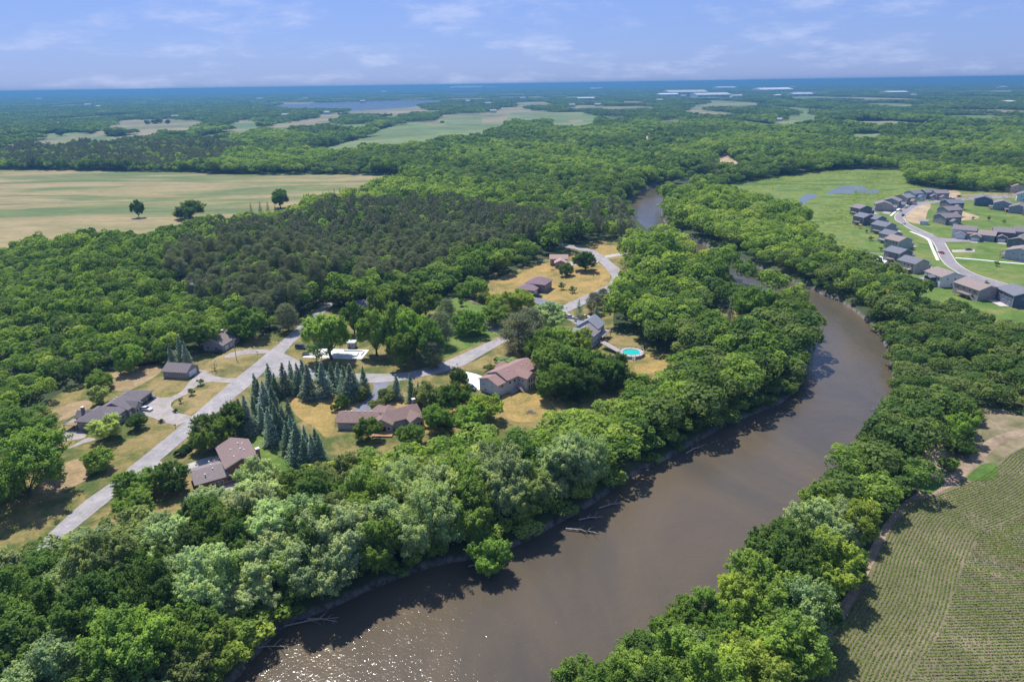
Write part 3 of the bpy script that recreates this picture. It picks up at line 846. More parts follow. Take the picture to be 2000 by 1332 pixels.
# grey ranch house by the long road
O = G(214, 843)
A1 = ang((214, 843), (287, 789))
h1 = House('ranch_house', 'sprawling grey ranch house with dark hip roof, deck and triple garage', O[0], O[1], A1, (.36, .34, .32), ROOF_GREY)
h1.block(0, 11.5, 0, 11.5, 3.5, 'x', 3.1, .6, hip=True)
h1.block(10.4, 17, -.8, 10, 3.3, 'x', 2.7, .55)
h1.block(12.2, 16, -2.2, 2, 3.3, 'y', 1.7, .45, wall=(.40, .36, .32))
h1.block(16.5, 27, .6, 10, 2.9, 'x', 2.6, .55, hip=True)
h1.block(3, 7, 8, 14, 3.2, 'y', 2.0, .4)
for u in (18.7, 21.9, 25.1): h1.door((0, .6, 0), u, 2.7, 2.3, 'glass', 'garage_door')
h1.wins((0, 11.5, -90), [2, 4.6, 8], 1.3, 1.2, 1.4)
h1.wins((0, 11.5, -90), [3.2, 6.5], .1, 1.0, .9)
h1.wins((0, 0, 0), [2, 4.2, 7.8], 1.0, 1.6, 1.5)
h1.wins((12.2, -2.2, 0), [1.0, 2.7], .9, 1.1, 1.6)
h1.door((10.4, -.8, 0), .9, 1.1, 2.2)
h1.chimney(5, 12.2, 3, 6.6, .9)
h1.deck(-.5, 5, 11.7, 16.5, 2.3, (.42, .30, .22), railcol=(.62, .52, .42))
h1.vents([(13, 5.8, 5.9), (15, 6, 5.8), (20, 6.4, 5.2)])
# brown outbuilding
O = G(*[(300 + 620 / 9.515), (620 + 1150 / 9.515)])
h = House('garage_building', 'detached grey-brown garage with one gable door beside the curved drive', O[0], O[1], 80, (.33, .30, .28), (.215, .185, .185), cat='garage')
h.block(0, 8.6, 0, 10.5, 2.8, 'y', 2.3, .5)
h.door((0, 0, 0), 4.3, 4.9, 2.4, 'trim', 'garage_door')
h.wins((0, 10.5, -90), [2.5, 7.5], 1.2, .9, .9)
h.wins((8.6, 0, 90), [3, 7], 1.2, .9, .9)
# hidden house
O = G(*[(300 + 1300 / 9.515), (620 + 640 / 9.515)])
h = House('hidden_house', 'brown-roofed house half hidden between two big trees left of the road', O[0], O[1], 78, (.38, .34, .31), (.27, .215, .20))
h.block(0, 13, 0, 10, 2.9, 'x', 3.0, .6)
h.block(3, 8, 8, 14, 2.9, 'y', 2.2, .5)
for u in (3, 6.6): h.door((0, 0, 0), u, 2.7, 2.2, 'trim', 'garage_door')
h.wins((0, 10, -90), [2.5, 6.5], 1.0, 1.2, 1.2)
h.chimney(9, 5.5, 4.5, 6.9, .9, (.6, .58, .56))
# brick house
h2 = House('brick_house', 'two-storey brick house with mauve roof and lower garage wing', -86.4, 179.0, 122, (.27, .155, .115), (.27, .195, .18), wallmat='brick')
h2.O = (0, 0, 0)
# frame: x along the ridge (away), y to the left; the gable end faces the camera side at x = 0
h2.block(0, 14.5, -9.2, 0, 5.1, 'x', 2.1, .55)
h2.block(-1.2, 9.0, 0.2, 9.0, 3.1, 'y', 2.0, .5, roof=(.27, .225, .215), wm='brick')
h2.chimney(3.2, -10.0, 0, 7.2, 1.1, (.34, .2, .16))
h2.win((0, 0, -90), 3.1, 3.0, 1.2, 1.2); h2.win((0, 0, -90), 4.6, 3.0, 1.2, 1.2)
h2.wins((0, 0, -90), [2.0, 5.5], .8, 1.4, 1.3)
h2.wins((14.5, 0, 180), [2, 4.5], 3.0, 1.3, 1.2)
h2.win((-1.2, 9.0, -90), 2.0, .8, 1.1, 1.1)
for u in (4.3, 5.6, 6.9): h2.win((-1.2, 9.0, -90), u, .5, 1.1, 1.9)
h2.door((9.0, .2, 90), 4.4, 5.0, 2.2, 'trim', 'garage_door')
h2.deck(-5.4, -1.4, -3.0, 4.6, .5, (.5, .43, .38), railcol=(.72, .64, .56))
h2.deck(-5.4, -.3, -7.5, -3.1, .45, (.46, .41, .37), railcol=(.72, .64, .56), sides='lfr')
h2.vents([(3, -3, 6.7), (6, -5.5, 7.2), (8, -3, 6.7), (10, -5.6, 7.2), (5.5, -6.5, 6.7), (11, -7, 6.3), (.6, 6, 4.7), (2.6, 3.5, 4.9), (5.2, 3.6, 4.9), (7.5, 3.7, 4.9)])
# long ranch house
h3 = House('long_ranch_house', 'long low ranch house with pinkish-brown roof and wooden terrace', -61.2, 212.6, -3.5, (.52, .48, .45), ROOF_PINK)
h3.block(0, 17.5, 0, 8.2, 2.7, 'x', 2.0, .6)
h3.block(12.6, 19.5, -1.6, 9, 2.9, 'y', 2.1, .6, wall=(.56, .52, .49))
h3.at(19, .8, 33)
h3.block(-2, 10.5, -.6, 8.2, 3.0, 'x', 2.3, .6)
h3.block(5.4, 10.2, -4.2, 2, 3.0, 'y', 1.6, .55)
h3.block(-3.5, 2.5, 6, 11, 2.9, 'y', 1.7, .55)
h3.chimney(10.7, 6, 0, 6.4, 1.1, (.42, .33, .30))
h3.wins((5.4, -4.2, 0), [1.2, 2.5, 3.8], .9, 1.1, 1.5)
h3.wins((10.2, -4.2, 90), [1.5, 3.6], .9, 1.2, 1.5)
h3.at()
h3.win((0, 0, 0), 5.2, 1.5, 1.6, .6); h3.win((0, 0, 0), 9.4, 1.0, 1.5, 1.3)
h3.door((12.6, -1.6, 0), 3.6, 2.3, 2.2, 'glass', 'patio_door')
h3.wins((12.6, -1.6, 0), [1.2, 5.8], 1.0, 1.0, 1.1)
h3.deck(13.2, 20.2, -5.4, -1.8, .5, (.46, .25, .13), rail=False)
h3.vents([(2, 4.1, 4.9), (4.2, 4.1, 4.9), (6.6, 4.1, 4.9), (9, 4.1, 4.9), (11.2, 4.1, 4.9), (16, 3, 5.1)])
# pink-roofed white house
h4 = House('split_level_house', 'white-sided split-level house with salmon-pink gabled roofs', -5.4, 236.8, 47.5, (.62, .63, .66), (.345, .215, .19))
h4.block(0, 5.2, .3, 10.2, 4.7, 'x', 1.9, .55)
h4.block(5.0, 22.5, 0, 10.8, 5.3, 'x', 2.3, .6)
h4.block(11.2, 16.6, -4.6, 3, 5.2, 'y', 1.8, .6, wall=(.56, .53, .49))
h4.block(14, 20, 8, 14.5, 3.4, 'y', 2.0, .6)
h4.wins((0, 10.2, -90), [2.4, 7.0], 2.9, .7, .7); h4.wins((0, 10.2, -90), [3.2, 7.8], .7, 1.0, .8)
h4.wins((0, 0, 0), [2.2, 6.4, 9.0], 3.3, 1.2, 1.2)
for u in (1.3, 2.7, 4.1): h4.win((11.2, -4.6, 0), u, 3.0, 1.0, 1.9); h4.win((11.2, -4.6, 0), u, .5, 1.0, 1.7)
h4.wins((11.2, 0, -90), [1.0, 2.6], 3.2, .8, .9)
h4.wins((16.6, 0, 0), [1.5, 3.5], 3.2, 1.3, 1.3)
h4.deck(17.2, 22.2, -4.0, -.2, 2.7, (.40, .30, .24))
h4.stairs(9.4, -1.2, 2.7, 180, 1.2, (.42, .34, .28))
h4.deck(5.5, 11, -1.9, -.1, .35, (.5, .45, .41), rail=False)
h4.door((5.0, 10.8, 180), -4.5, 4.6, 2.3, 'trim', 'garage_door')
h4.vents([(17, 3.2, 7), (9, 3.4, 7), (18.5, 7.5, 7), (20, 3.6, 7.1)])
# blue house with the pool
h5 = House('blue_house', 'tall blue-grey house with stepped metal roofs and balcony beside the pool', 36.5, 287.6, 62, (.42, .50, .60), (.30, .285, .29))
h5.block(0, 8.0, 0, 9.2, 5.2, 'x', 3.6, .5, roof=(.34, .30, .30))
h5.block(7.6, 16.2, .8, 10.4, 6.2, 'x', 3.8, .5, roof=(.30, .31, .34))
h5.block(1.2, 4.6, 5, 10.4, 5.2, 'y', 1.7, .35, roof=(.40, .42, .46)); h5.block(9.5, 13, 6, 12, 6.0, 'y', 1.7, .35, roof=(.40, .42, .46))
h5.wins((0, 0, 0), [1.3, 3.2, 5.4], 3.3, 1.1, 1.4); h5.wins((0, 0, 0), [1.3, 3.2, 5.4, 6.9], .8, 1.2, 1.6)
h5.wins((0, 9.2, -90), [3, 6], 3.4, 1.1, 1.3); h5.wins((0, 9.2, -90), [3, 6], .9, 1.1, 1.3)
h5.wins((7.6, .8, 0), [2, 4.4, 6.8], 3.7, 1.7, 1.8)
h5.deck(6.8, 17.5, -2.2, .55, 3.0, (.46, .42, .40), railcol=(.5, .46, .44))
# brown hip-roofed house
O = G(1008, 574)
h6 = House('hip_roof_house', 'mauve hip-roofed house with attached garage inside the road bend', O[0], O[1], -24, (.30, .25, .25), (.27, .19, .205))
h6.block(0, 11, 0, 9, 2.8, 'y', 2.4, .6, hip=True)
h6.block(3, 14.5, 7.5, 19, 4.6, 'x', 3.0, .7, hip=True, wall=(.27, .22, .22))
h6.door((11, 0, 90), 2.6, 3.4, 2.3, 'trim', 'garage_door')
h6.wins((0, 0, 0), [3, 7], 1.0, 1.4, 1.2)
h6.wins((14.5, 7.5, 90), [2, 5, 8.5], 2.7, 1.5, 1.4); h6.wins((14.5, 7.5, 90), [3, 8], .6, 1.5, 1.3)
h6.wins((3, 7.5, 0), [9.5], 2.9, 1.5, 1.3)
# small tan house
O = G(1084, 524)
h7 = House('tan_house', 'small tan gabled house with porch inside the road bend', O[0], O[1], -4, (.40, .30, .23), (.46, .32, .27))
h7.block(0, 7.2, 0, 8, 3.2, 'y', 1.9, .6)
h7.block(-3.2, 8.0, 7, 15, 4.2, 'x', 2.1, .6)
h7.wins((0, 0, 0), [2.0, 5.0], .9, 1.3, 1.4); h7.wins((7.2, 0, 90), [2, 5.5], .9, 1.2, 1.3)
h7.wins((-3.2, 7, 0), [1.5], 2.0, 1.2, 1.3)
h7.door((0, 0, 0), 3.5, 1.0, 2.1)
# other roofs that show between the trees
O = G(1219, 481)
h = House('tan_cottage', 'tan-roofed house peeping out above the small concrete drive', O[0], O[1], 10, (.42, .34, .29), (.46, .34, .29))
h.block(0, 13, 0, 9, 3.0, 'x', 2.2, .7); h.wins((0, 0, 0), [2, 5, 9], 1.0, 1.3, 1.2)
O = G(365, 573)
h = House('wood_house', 'grey-roofed house almost swallowed by the left wood', O[0], O[1], 8, (.36, .33, .33), (.27, .25, .27))
h.block(0, 12, 0, 10, 4.5, 'x', 2.6, .6); h.wins((0, 0, 0), [2, 5, 9], 1.2, 1.3, 1.2)
CLEAR.append([(O[0] - 5, O[1] - 12), (O[0] + 16, O[1] - 12), (O[0] + 16, O[1] + 12), (O[0] - 5, O[1] + 12)])
O = G(700, 612)
h = House('dark_roof_house', 'dark grey roof behind the maple at the top of the long road', O[0], O[1], 15, (.36, .33, .33), (.20, .19, .215))
h.block(0, 15, 0, 10, 3.0, 'x', 2.6, .6); h.wins((0, 0, 0), [2, 5, 9, 12], 1.0, 1.3, 1.2)
O = G(1030, 290)
for i_, (px, py, lb) in enumerate([(1028, 298, 'grey roof in the woods below the pale green field'), (405, 279, 'white farmhouse beside the far dark tree belt'), (1265, 268, 'pale house above the pink clearing'), (1525, 222, 'pale blue house by the bright green clearing'),
                                   (1515, 238, 'white shed below the bright green clearing'), (335, 232, 'low blue-grey barn above the round field trees'), (110, 246, 'pale barn at the far left'), (165, 209, 'white farm buildings at the far left'), (70, 198, 'white farm shed by the left edge'), (745, 184, 'white farm behind the lake'), (1282, 200, 'pale house roof below the bright warehouse')]):
    O = G(px, py)
    CLEAR.append([(O[0] - 25, O[1] - 70), (O[0] + 40, O[1] - 70), (O[0] + 40, O[1] + 25), (O[0] - 25, O[1] + 25)])
    sz = 1.0 + max(0, O[1] - 1500) / 2200
    h = House('far_house', lb, O[0], O[1], RNG.uniform(-20, 30), (.62, .62, .66) if i_ not in (0, 5) else (.3, .33, .4), (.5, .5, .53) if i_ not in (0, 5) else (.34, .36, .42), 'far farm buildings')
    h.block(0, 16 * sz, 0, 10 * sz, 5 * sz, 'x', 3.0 * sz, .6)
    h.wins((0, 0, 0), [3, 7, 11], 1.5, 1.6, 1.6)

# ------------------------------------------------------------------ new housing estate: near corner (back wall / gable end), ridge heading, length, width, wall height
CHAR, SLATE, TAUPE, SAGE, WHITE, LBLUE, TAN = (.14, .15, .175), (.24, .265, .31), (.34, .30, .28), (.30, .325, .31), (.72, .73, .74), (.36, .44, .56), (.34, .29, .25)
RG, RB = (.205, .21, .24), (.33, .265, .24)
EST = [
    (1907.7, 588, 100, 15, 12, 5.6, TAUPE, RB, 'tan-roofed brown house with rear stairs, last but one along the street', 'deck'),
    (1834, 562, 96, 12, 13, 6.0, (.62, .68, .76), RB, 'white and pale blue house with screened porch beside the street', 'porch'),
    (1783, 535, 112, 10.5, 11.5, 5.9, TAUPE, RG, 'taupe house with white deck nearest the thicket', 'wdeck'),
    (1753, 515, 112, 10, 11, 6.2, CHAR, RG, 'charcoal house beside the white paved court', 'deck'),
    (1752, 490, 112, 10, 12, 6.2, SAGE, RB, 'sage green house with light tan roof', 'none'),
    (1738, 477, 112, 9, 10, 6.0, SLATE, RG, 'slate house squeezed behind the sage green one', 'wdeck'),
    (1726, 459, 112, 11, 11, 6.0, SLATE, RG, 'dark slate house with patio in the row behind the street bend', 'deck'),
    (1708, 443, 112, 9, 11, 5.6, (.21, .22, .24), RG, 'grey house in the gap between the two dark ones at the bend', 'none'),
    (1684, 441, 108, 9.5, 12, 6.2, CHAR, RG, 'charcoal house standing foremost in the meadow', 'deck'),
    (1677, 422, 106, 9.5, 12, 6.0, CHAR, (.27, .235, .235), 'dark house behind the foremost charcoal one', 'deck'),
    (1708, 412, 70, 10, 12, 5.8, TAUPE, (.26, .23, .23), 'taupe house at the outside of the upper bend', 'none'),
    (1723, 404, 50, 11, 12, 5.8, SLATE, (.27, .235, .235), 'slate gabled house beyond the upper bend', 'none'),
    (1744, 396, 30, 11, 12, 5.8, TAUPE, (.27, .235, .235), 'brown-roofed house in the upper row left of the pale blue one', 'none'),
    (1764, 388, 20, 10, 11, 6.0, LBLUE, RG, 'pale blue house in the upper row', 'none'),
    (1790, 386, 10, 11, 11, 6.2, SLATE, RG, 'grey house right of the pale blue one in the upper row', 'none'),
    (1812, 387, 0, 11, 12, 6.2, TAUPE, (.25, .22, .24), 'house with dark garage at the right end of the upper row', 'none'),
    (1821, 434, 10, 13, 12, 5.6, (.225, .225, .24), (.23, .2, .2), 'grey house with white porch frame inside the street bend', 'none'),
    (1828, 420, 10, 12, 12, 5.8, SLATE, (.24, .2, .21), 'slate house behind the porch-framed one', 'none'),
    (1834, 406, 5, 12, 12, 5.8, CHAR, RG, 'dark-gabled house third from the sandy lots', 'none'),
    (1860, 458, -35, 13, 11, 6.0, WHITE, (.26, .23, .23), 'white gabled farmhouse-style house with blue front above the side street', 'none'),
    (1893, 461, -40, 15, 13, 4.2, SLATE, RB, 'low tan-roofed house next to the white gabled one', 'none'),
    (1935, 463, -30, 11, 12, 6.2, CHAR, (.26, .23, .24), 'black house with steep gables above the side street', 'none'),
    (1972, 462, -25, 12, 12, 6.0, SAGE, (.24, .22, .23), 'grey-green gabled house right of the black one', 'none'),
    (1902, 402, 60, 11, 12, 6.4, (.10, .14, .20), RG, 'dark blue house left in the top right row', 'none'),
    (1938, 410, 55, 11, 12, 6.0, SLATE, (.26, .23, .24), 'slate house with balcony, second in the top right row', 'deck'),
    (1968, 416, 50, 14, 12, 5.0, SLATE, (.24, .21, .21), 'wide slate house, third in the top right row', 'deck'),
    (1996, 421, 50, 12, 12, 5.4, SAGE, (.24, .21, .21), 'sage house at the right edge of the top right row', 'none'),
    (1973, 377, 75, 11, 11, 6.2, (.52, .40, .31), RB, 'unfinished house with bare plywood gable at the far right', 'none'),
    (1985, 393, 60, 10, 10, 6.0, (.58, .66, .76), RG, 'pale blue unfinished house below the plywood one', 'none'),
    (1960, 506, 40, 13, 14, 5.8, (.34, .37, .42), RB, 'blue-grey house with side deck alone on the green', 'deck'),
    (1965, 482, 30, 12, 13, 5.0, CHAR, (.24, .2, .19), 'dark house just behind the blue-grey one on the green', 'none'),
    (2004, 482, 40, 12, 12, 5.0, SLATE, RG, 'slate house cut by the right edge beside the side street', 'none'),
    (1975, 601, 86, 13, 14, 6.2, (.10, .12, .17), RG, 'navy blue house with white trim cut by the right edge', 'patio'),
]
for (px, py, th, L, Wd, H_, wc, rc, lb, extra) in EST:
    L, Wd = L * 1.13, Wd * 1.10
    wc = tuple(min(.75, c_ * 1.22) for c_ in wc)
    O = G(px, py)
    h = House('estate_house', lb, O[0], O[1], th - 90, wc, rc, 'new estate houses')
    h.block(0, Wd, 0, L, H_, 'y', 2.5, .5)
    # garage wing on the street side
    h.block(Wd - 2.5, Wd + 4.5, L * .15, L * .15 + 6.5, 3.2, 'x', 1.8, .45)
    h.door((Wd + 4.5, L * .15, 90), 3.25, 4.6, 2.2, 'trim', 'garage_door')
    ca, sa = math.cos(R(th - 90)), math.sin(R(th - 90)); LAYER[0] += 1
    sheet('driveway', [(O[0] + x_ * ca - y_ * sa, O[1] + x_ * sa + y_ * ca) for x_, y_ in ((Wd + 4.2, L * .15 + .8), (Wd + 11, L * .15 + .6), (Wd + 11, L * .15 + 5.9), (Wd + 4.2, L * .15 + 5.7))], M['concrete'] if LAYER[0] % 3 else M['street'], .085 + .0004 * (LAYER[0] % 40),
          'short drive in front of a new estate house garage', 'driveway', sm=0, group='short estate drives')
    h.wins((0, L, -90), [L * .18, L * .42, L * .66, L * .86], H_ - 2.0, 1.3, 1.3)
    h.wins((0, L, -90), [L * .18, L * .5, L * .82], .9, 1.4, 1.4)
    h.wins((0, 0, 0), [Wd * .3, Wd * .62], H_ - 2.0, .9, 1.2); h.win((0, 0, 0), Wd * .5, .9, 1.0, 1.0)
    # corner trim boards
    for (xx, yy) in ((-.06, -.06), (Wd - .06, -.06), (-.06, L - .06)):
        o = MB().box(0, .14, 0, .14, 0, H_ - .05).build('corner_board', M['trim'], h.root); h.put(o, xx, yy)
    if extra == 'deck': h.deck(-3.4, -.1, L * .2, L * .7, 2.6, (.36, .31, .28)); h.stairs(-2, L * .2 - .1, 2.6, 180, 1.1)
    if extra == 'wdeck': h.deck(-3.6, -.1, L * .1, L * .8, 2.6, (.5, .47, .45), railcol=(.75, .74, .72))
    if extra == 'porch':
        h.deck(-4.2, -.1, L * .25, L * .95, 2.6, (.5, .47, .45), railcol=(.75, .74, .72))
        h.block(-4.0, .2, L * .25, L * .6, 5.0, 'x', 1.0, .3, z0=2.7, wall=(.06, .065, .08), roof=RG)
    if extra == 'patio': h.deck(-4.6, -.1, L * .1, L * .95, .25, (.62, .58, .55), rail=False)
    h.vents([(Wd * .35, L * .3, H_ + 1.8), (Wd * .35, L * .7, H_ + 1.8)])

# ------------------------------------------------------------------ far warehouses
WH = [(1307, 189, 34, .82, 'bright cream warehouse roof left of the grey one near the horizon'), (1345, 184.5, 70, .45, 'long grey-blue warehouse behind the bright cream one'), (1395, 190, 60, .5, 'low pale warehouse right of the bright cream one'), (1440, 191.5, 18, .7, 'small white warehouse in the middle of the far row'),
      (1518, 179, 56, .85, 'long bright white warehouse near the horizon on the right'), (1420, 175, 34, .7, 'thin white warehouse close under the horizon'), (1570, 188.5, 34, .6, 'pale warehouse below the long bright white one'), (1520, 191, 10, .75, 'tiny white block below the long bright white warehouse'),
      (1755, 185, 34, .55, 'blue-grey warehouse block right of the far row'), (910, 174.5, 60, .7, 'long white roof just under the horizon left of the centre'), (962, 174, 22, .55, 'pale roof right of the long white one under the horizon'), (1165, 176.5, 20, .6, 'small pale roofs under the horizon at the centre'),
      (1145, 197, 30, .5, 'grey-blue factory roof in the far centre woods'), (1550, 173, 7, .8, 'white tank roof on the far right horizon'), (1960, 174, 10, .7, 'white roof at the far right under the horizon'), (1975, 205, 12, .6, 'pale houses roof at the far right edge')]
for (px, py, w, v, lb) in WH:
    O = G(px, py); d = math.hypot(*O)
    wm_ = w * d / FPX; dep = max(60, wm_ * .9)
    e = tag(empty('warehouse', (O[0], O[1], 0), 0), lb, 'warehouse', 'far warehouses')
    hh = 8 + d / 700; v = min(.85, v * 1.15); rs = dep * .055
    MB().box(-wm_ / 2, wm_ / 2, 0, dep, -.5, hh).build('wall', M['siding'], e, (v * .9, v * .92, v * .95))
    MB().add([(x_, y_, z_) for x_ in (-wm_ / 2 - 1, wm_ / 2 + 1) for y_, z_ in ((-1, hh + .05), (dep / 2, hh + rs), (dep + 1, hh + .05))], [(0, 3, 4, 1), (1, 4, 5, 2), (0, 1, 2), (3, 5, 4)]).build('roof', M['siding'], e, (v, v, v * .98))
    nwin = max(2, int(wm_ / 40))
    for k in range(nwin):
        xx = -wm_ / 2 + wm_ * (k + .5) / nwin
        MB().box(xx - 4, xx + 4, -.3, .1, .2, hh * .5).build('loading_door', M['glass'], e)
    CLEAR.append([(O[0] - wm_ * .6, O[1] - d * .11), (O[0] + wm_ * .6, O[1] - d * .11), (O[0] + wm_ * .6, O[1] + dep + 30), (O[0] - wm_ * .6, O[1] + dep + 30)])

# white farm buildings scattered through the far land
for k in range(15):
    d = RNG.uniform(2600, 7500); a = RNG.uniform(-.62, .62)
    x, y = d * math.sin(a), d * math.cos(a); sz = 1.0 + d / 3600
    h = House('far_house', 'tiny white farm building scattered in the hazy far land', x, y, RNG.uniform(-30, 30), (.55, .55, .58), (.46, .46, .49), 'white farm buildings toward the horizon')
    h.block(0, 15 * sz, 0, 9 * sz, 4.5 * sz, 'x', 2.6 * sz, .6)
    CLEAR.append([(x - 20 * sz, y - d * .1), (x + 30 * sz, y - d * .1), (x + 30 * sz, y + 25 * sz), (x - 20 * sz, y + 25 * sz)])

# ------------------------------------------------------------------ trees
def leaf_quads(P, Nrm, size, rng, aspect=0.62, attr=None):
    """one small rhombic leaf spray for each point"""
    n = len(P)
    Nrm = Nrm / (np.linalg.norm(Nrm, axis=1)[:, None] + 1e-9)
    r = rng.normal(size=(n, 3))
    T = np.cross(Nrm, r); T /= np.linalg.norm(T, axis=1)[:, None] + 1e-9
    B = np.cross(Nrm, T)
    L = (size * rng.uniform(0.6, 1.35, n))[:, None]
    bend = Nrm * L * rng.uniform(-0.15, 0.25, (n, 1))
    v = np.stack([P - T * L * .5, P + B * L * .5 * aspect + bend, P + T * L * .5, P - B * L * .5 * aspect + bend], 1).reshape(-1, 3)
    f = np.arange(4 * n).reshape(n, 4)
    return v, f


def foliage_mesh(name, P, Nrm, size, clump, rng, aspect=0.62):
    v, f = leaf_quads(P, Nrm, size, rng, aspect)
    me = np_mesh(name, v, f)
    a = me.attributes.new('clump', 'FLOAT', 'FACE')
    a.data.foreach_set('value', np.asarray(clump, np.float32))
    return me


def unit(v): return v / (np.linalg.norm(v, axis=-1, keepdims=True) + 1e-9)


def broadleaf(seed, H=15.0, Rc=6.0, base=0.22, lobes=9, per_lobe=15, leaves=120, size=0.5, upright=0.0, squash=1.0, droop=0.0):
    """crown and trunk meshes of one leafy tree; irregular lobes, each a cloud of leaf clumps"""
    rng = np.random.default_rng(seed)
    zb, zt = H * base, H
    zc = zb + (zt - zb) * 0.52
    hz = (zt - zb) * 0.5
    cs, rs = [], []
    for i in range(lobes):
        if i == 0: d = np.array([rng.normal() * .15, rng.normal() * .15, 0.55])
        else:
            a = i * 2.399 + rng.uniform(-.5, .5)
            e = rng.uniform(-0.75, 0.75)
            d = np.array([math.cos(a) * math.cos(e), math.sin(a) * math.cos(e), math.sin(e)]) * rng.uniform(.42, .80)
        r = rng.uniform(.28, .52)
        if upright: d[2] = d[2] * 1.1 + .1; r *= .85
        cs.append(d); rs.append(r)
    cs, rs = np.array(cs), np.array(rs)
    CP, CN, CR, CV = [], [], [], []
    for c, r in zip(cs, rs):
        d = unit(rng.normal(size=(per_lobe, 3)) + np.array([0, 0, .45]) + unit(c) * .7)
        p = c + d * r * rng.uniform(.75, 1.08, (per_lobe, 1))
        out = np.ones(per_lobe, bool)
        for c2, r2 in zip(cs, rs):
            out &= np.linalg.norm(p - c2, axis=1) > r2 * .62
        p, d = p[out], d[out]
        CP.append(p); CN.append(d); CV.append(np.clip(rng.normal(.5 + .12 * rng.normal(), .2, len(p)), 0, 1))
        CR.append(rng.uniform(.13, .22, len(p)))
    CP, CN, CV, CR = np.concatenate(CP), np.concatenate(CN), np.concatenate(CV), np.concatenate(CR)
    k = leaves
    AX = unit(CN + np.array([0, 0, .75 + upright * .6]) + rng.normal(size=CN.shape) * .32)   # each clump is a plume along its branch tip
    PL = rng.uniform(.26, .62, len(CP))
    Pn = np.repeat(CP, k, 0); Nn = np.repeat(CN, k, 0); Rn = np.repeat(CR, k) * .52; Vn = np.repeat(CV, k); An = np.repeat(AX, k, 0)
    sl_ = rng.beta(1.5, 1.5, len(Pn))
    g = rng.normal(size=Pn.shape)
    g -= An * (g * An).sum(1, keepdims=True)
    g *= (Rn * (1.12 - .85 * sl_ ** 1.5) * .8)[:, None]
    pts = Pn + g + An * ((sl_ - .55) * np.repeat(PL, k))[:, None]
    nr = An * .30 + Nn * .30 + unit(g) * .5 + rng.normal(size=g.shape) * .35 + np.array([0, 0, .35])
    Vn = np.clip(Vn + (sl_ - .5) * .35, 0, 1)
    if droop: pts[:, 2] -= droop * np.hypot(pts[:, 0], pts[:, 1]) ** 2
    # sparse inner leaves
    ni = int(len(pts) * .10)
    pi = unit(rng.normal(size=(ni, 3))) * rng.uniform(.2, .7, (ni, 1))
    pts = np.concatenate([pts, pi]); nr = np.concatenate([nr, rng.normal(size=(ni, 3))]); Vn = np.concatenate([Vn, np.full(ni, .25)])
    w = np.array([Rc * squash, Rc, hz])
    pts = pts * w + np.array([0, 0, zc])
    pts[:, 2] = np.maximum(pts[:, 2], zb * .35)
    Vn = np.clip(Vn + rng.normal(0, .10, len(Vn)), 0, 1)
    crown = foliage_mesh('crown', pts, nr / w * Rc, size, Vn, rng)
    t = MB()
    r0 = 0.018 * H + .06
    lean = rng.normal(size=2) * .03 * H
    t.tube([(0, 0, -.6), (0, 0, .4), (lean[0] * .4, lean[1] * .4, zb * .9), (lean[0], lean[1], zc)], [r0 * 1.35, r0, r0 * .75, r0 * .4], 7)
    for c, r in list(zip(cs, rs))[:8]:
        e = c * w + np.array([0, 0, zc])
        s0 = np.array([lean[0] * .5, lean[1] * .5, zb * rng.uniform(.8, 1.3)])
        mid = s0 * .5 + e * .5 + np.array([0, 0, -.05 * H])
        t.tube([s0, mid, e * .92 + s0 * .08], [r0 * .5, r0 * .3, r0 * .12], 5, False)
    tr = t.mesh('trunk'); tr.materials.append(M['bark'])
    return crown, tr


def conifer(seed, H=15.0, Rc=3.2, base=0.04, levels=26, branch=13, per=16, size=0.5, droop=.25, taper=1.0, top=0.0, jit=.18):
    """whorls of needle branches round a straight trunk"""
    rng = np.random.default_rng(seed)
    P, Nn, V = [], [], []
    zb = H * base
    for i in range(levels):
        f = i / (levels - 1)
        z = zb + (H * .985 - zb) * f
        rad = Rc * max(.04, (1 - f) ** taper * (1 - top) + top * math.sqrt(max(0, 1 - f ** 2.2)))
        nb = max(4, int(branch * (.35 + .65 * rad / Rc)))
        for k in range(nb):
            a = rng.uniform(0, 2 * math.pi)
            L = rad * rng.uniform(1 - jit * 1.6, 1 + jit)
            n = max(3, int(per * (.3 + .7 * L / Rc)))
            s = np.sqrt(rng.uniform(.03, 1, n))
            rr = s * L
            wd = (.10 + .16 * (1 - s)) * L + .12
            off = rng.normal(size=n) * wd
            x = np.cos(a) * rr - np.sin(a) * off
            y = np.sin(a) * rr + np.cos(a) * off
            zz = z - droop * rr + rng.normal(size=n) * .12 + .08 * rr ** 2 / max(Rc, 1)
            P.append(np.column_stack([x, y, zz]))
            Nn.append(np.column_stack([np.cos(a) * np.ones(n) * .35, np.sin(a) * np.ones(n) * .35, np.ones(n)]) + rng.normal(size=(n, 3)) * .45)
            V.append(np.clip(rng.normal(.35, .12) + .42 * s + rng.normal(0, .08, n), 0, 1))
    P, Nn, V = np.concatenate(P), np.concatenate(Nn), np.concatenate(V)
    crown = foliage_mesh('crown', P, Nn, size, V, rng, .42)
    t = MB(); r0 = .014 * H + .05
    t.tube([(0, 0, -.6), (0, 0, H * .3), (0, 0, H * .97)], [r0 * 1.2, r0 * .8, .03], 7)
    tr = t.mesh('trunk'); tr.materials.append(M['bark'])
    return crown, tr


